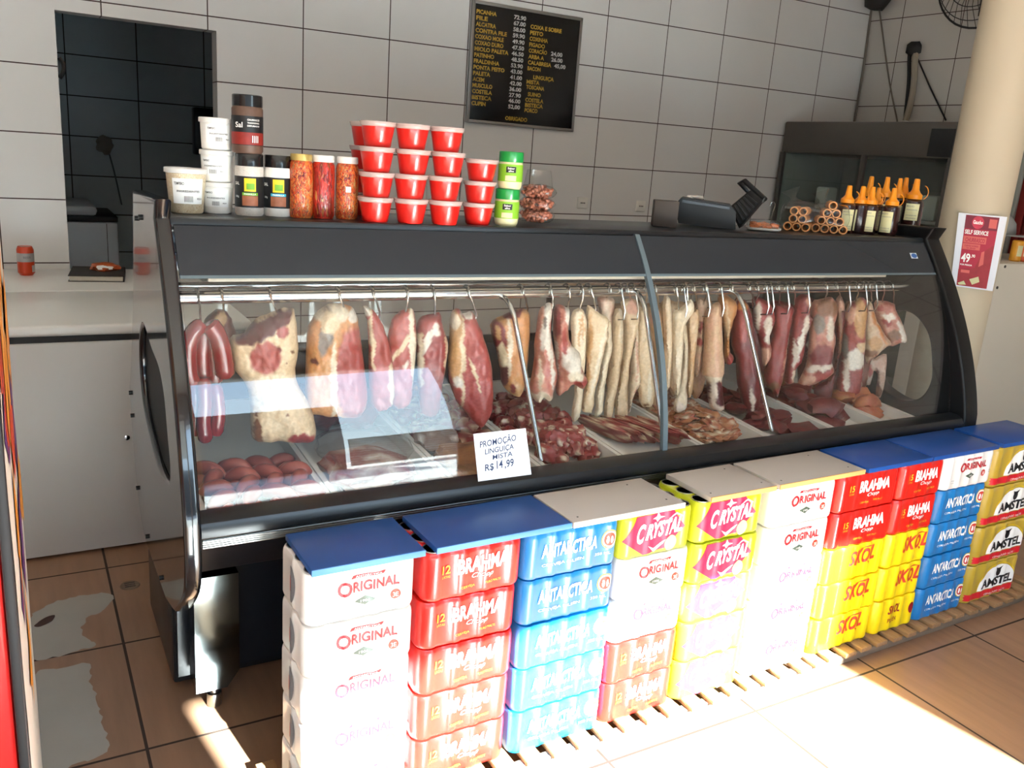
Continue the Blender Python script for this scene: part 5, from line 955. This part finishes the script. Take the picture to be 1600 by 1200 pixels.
panel('print_boxes', 'poster coral', [[(.17, .61), (.66, .61), (.66, .70), (.17, .70)], [(.165, .52), (.55, .52), (.55, .60), (.165, .60)], [(.66, .83), (.82, .83), (.82, .95), (.66, .95)], [(.58, .30), (.68, .34), (.66, .52), (.60, .5)], [(.2, .2), (.4, .2), (.4, .24), (.2, .24)]], pp, .0011)
panel('print_emblem', 'poster rose', [ell(.43, .89, .125, .085)], pp, .0011); panel('print_price_box', 'poster crimson', [[(.15, .31), (.50, .31), (.50, .50), (.15, .50)]], pp, .0011)
panel('print_plate', 'label cream', [[(.42, .12), (.62, .17), (.66, .10), (.5, .05)], [(.16, .05), (.3, .09), (.36, .04), (.2, .03)]], pp, .0013)
g = G(); pfn = lambda a, b: pf(a, b, .0016)
for s, u, v, hh, w_ in (('SELF SERVICE', .43, .73, .055, .50), ('Gaucho', .43, .87, .05, .20), ('49', .27, .35, .115, .20), (',90', .43, .42, .04, .09), ('POR PESSOA', .3, .30, .02, .27)): lettering(g, s, u, v, hh, pfn, w=w_, align='c', bold=.04)
WP(g, 'print_lettering', 'ink white', pp, TBp, fix=False, smooth=False)
g = G()
for s, u, v, hh, w_ in (('CHURRASCO', .42, .625, .055, .42), ('CARNES NOBRES', .36, .56, .022, .3), ('NA BRASA', .36, .53, .02, .2)): lettering(g, s, u, v, hh, pfn, w=w_, align='c', bold=.03)
WP(g, 'print_lettering', 'poster crimson', pp, TBp, fix=False, smooth=False)
# white cabinet at the far right and what stands on it
P('cabinet white', 'cfc8ba', .4, var=.04, scale=2); P('edge blue', 'a9bccb', .4)
t = thing('white_cabinet', 'tall plain white cabinet beyond the blue board, beside the column', 'cabinet', (5.10, 3.0, 0)); g = G(); g.box((0, 0, .615), (1.0, .5, 1.23), .006); g.build('body', 'cabinet white', t); g = G(); g.box((-.515, -.16, .36), (.03, .18, .70), .004); g.build('side_strip', 'edge blue', t)
for u, v in ((-.44, 1.215), (-.47, 1.10)): G().tube([(u, -.249, v), (u, -.253, v)], .008, 10).build('screw', 'screw dark', t)
P('cardboard', '6a4a34', .8, var=.15); P('cap grey', '8f8e8c', .8, var=.08, scale=20); P('pack amber', 'd8962c', .45, var=.2, scale=30); P('pack orange', 'd0561c', .45)
g = G(); g.box((0, 0, .065), (.26, .2, .13), .003); o = g.build('cardboard_box', 'cardboard', loc=(4.90, 3.10, 1.23)); tag(o, 'brown cardboard box on the white cabinet, under the cap', 'box')
t = thing('cloth_cap', 'grey cap resting on the cardboard box', 'cap', (4.98, 3.04, 1.362)); G().lathe([(.105, 0), (.108, .02), (.10, .07), (.07, .11), (.02, .128), (.003, .13)], seg=24).build('crown', 'cap grey', t); g = G(); g.prism([(.105*math.cos(a)*1.0, -.06+.13*math.sin(a)-.05, .004) for a in np.linspace(math.pi, 2*math.pi, 12)], (0, 0, .006)); g.build('peak', 'cap grey', t)
for k, (x, mt, lb) in enumerate(((4.925, 'pack amber', 'amber biscuit pack standing on the white cabinet'), (4.99, 'pack orange', 'orange biscuit pack beside the amber one'))):
    t = thing('biscuit_pack', lb, 'snack', (x, 2.86, 1.23), 0, 'biscuit packs on the white cabinet'); G().lathe([(.024, 0), (.030, .006), (.030, .112), (.024, .118)], seg=18).build('wrapper', mt, t); label_arc(t, 'wrapper_print', 'label cream', .030, .03, .09, -.9, .2)
# dark red shutter and grey jamb on the side wall past the cabinet
P('jamb grey', '4c4a48', .6); P('shutter red', '6e1410', .5, var=.2, aniso=(1, 30, 1), scale=5); P('jamb pale', '8f9088', .6)
t = thing('red_shutter', 'dark red ribbed shutter on the side wall behind the column', 'shutter', (5.60, 3.0, 0))
g = G(); [g.box((.07, .29-.06*k, 1.0), (.12, .05, 1.86), .004) for k in range(9)]; g.build('ribs', 'shutter red', t); g = G(); g.box((.07, .338, 1.0), (.14, .035, 2.0), .003); g.build('pale_jamb', 'jamb pale', t)
# ---------------------------------------------------------------- street side: plaid cloth by the opening, chair-high table outside
P('plaid dark', '4a1c38', .8); P('plaid light', 'a87a8c', .8)
t = thing('plaid_curtain', 'purple checked cloth hanging at the edge of the opening', 'curtain', (2.90, -1.55, 0)); nx, nz = 9, 44
for nme, par, mat in (('cloth_dark', 0, 'plaid dark'), ('cloth_light', 1, 'plaid light')):
    g = G()
    for i in range(nx):
        for j in range(nz):
            if (i+j) % 2 != par: continue
            xs_ = [-.06+.03*(i+a) for a in (0, .5, 1)]; z0, z1 = .75+.046*j, .75+.046*(j+1); f_ = lambda x: .018*math.sin(x*38)
            for a, b in ((0, 1), (1, 2)): g.prism([(xs_[a], f_(xs_[a]), z0), (xs_[b], f_(xs_[b]), z0), (xs_[b], f_(xs_[b]), z1), (xs_[a], f_(xs_[a]), z1)], (0, .003, 0))
    g.build(nme, mat, t, smooth=False)
g = G().tube([(-.1, .008, 2.775), (.30, .008, 2.775)], .012, 10); g.build('curtain_rod', 'aluminium', t)
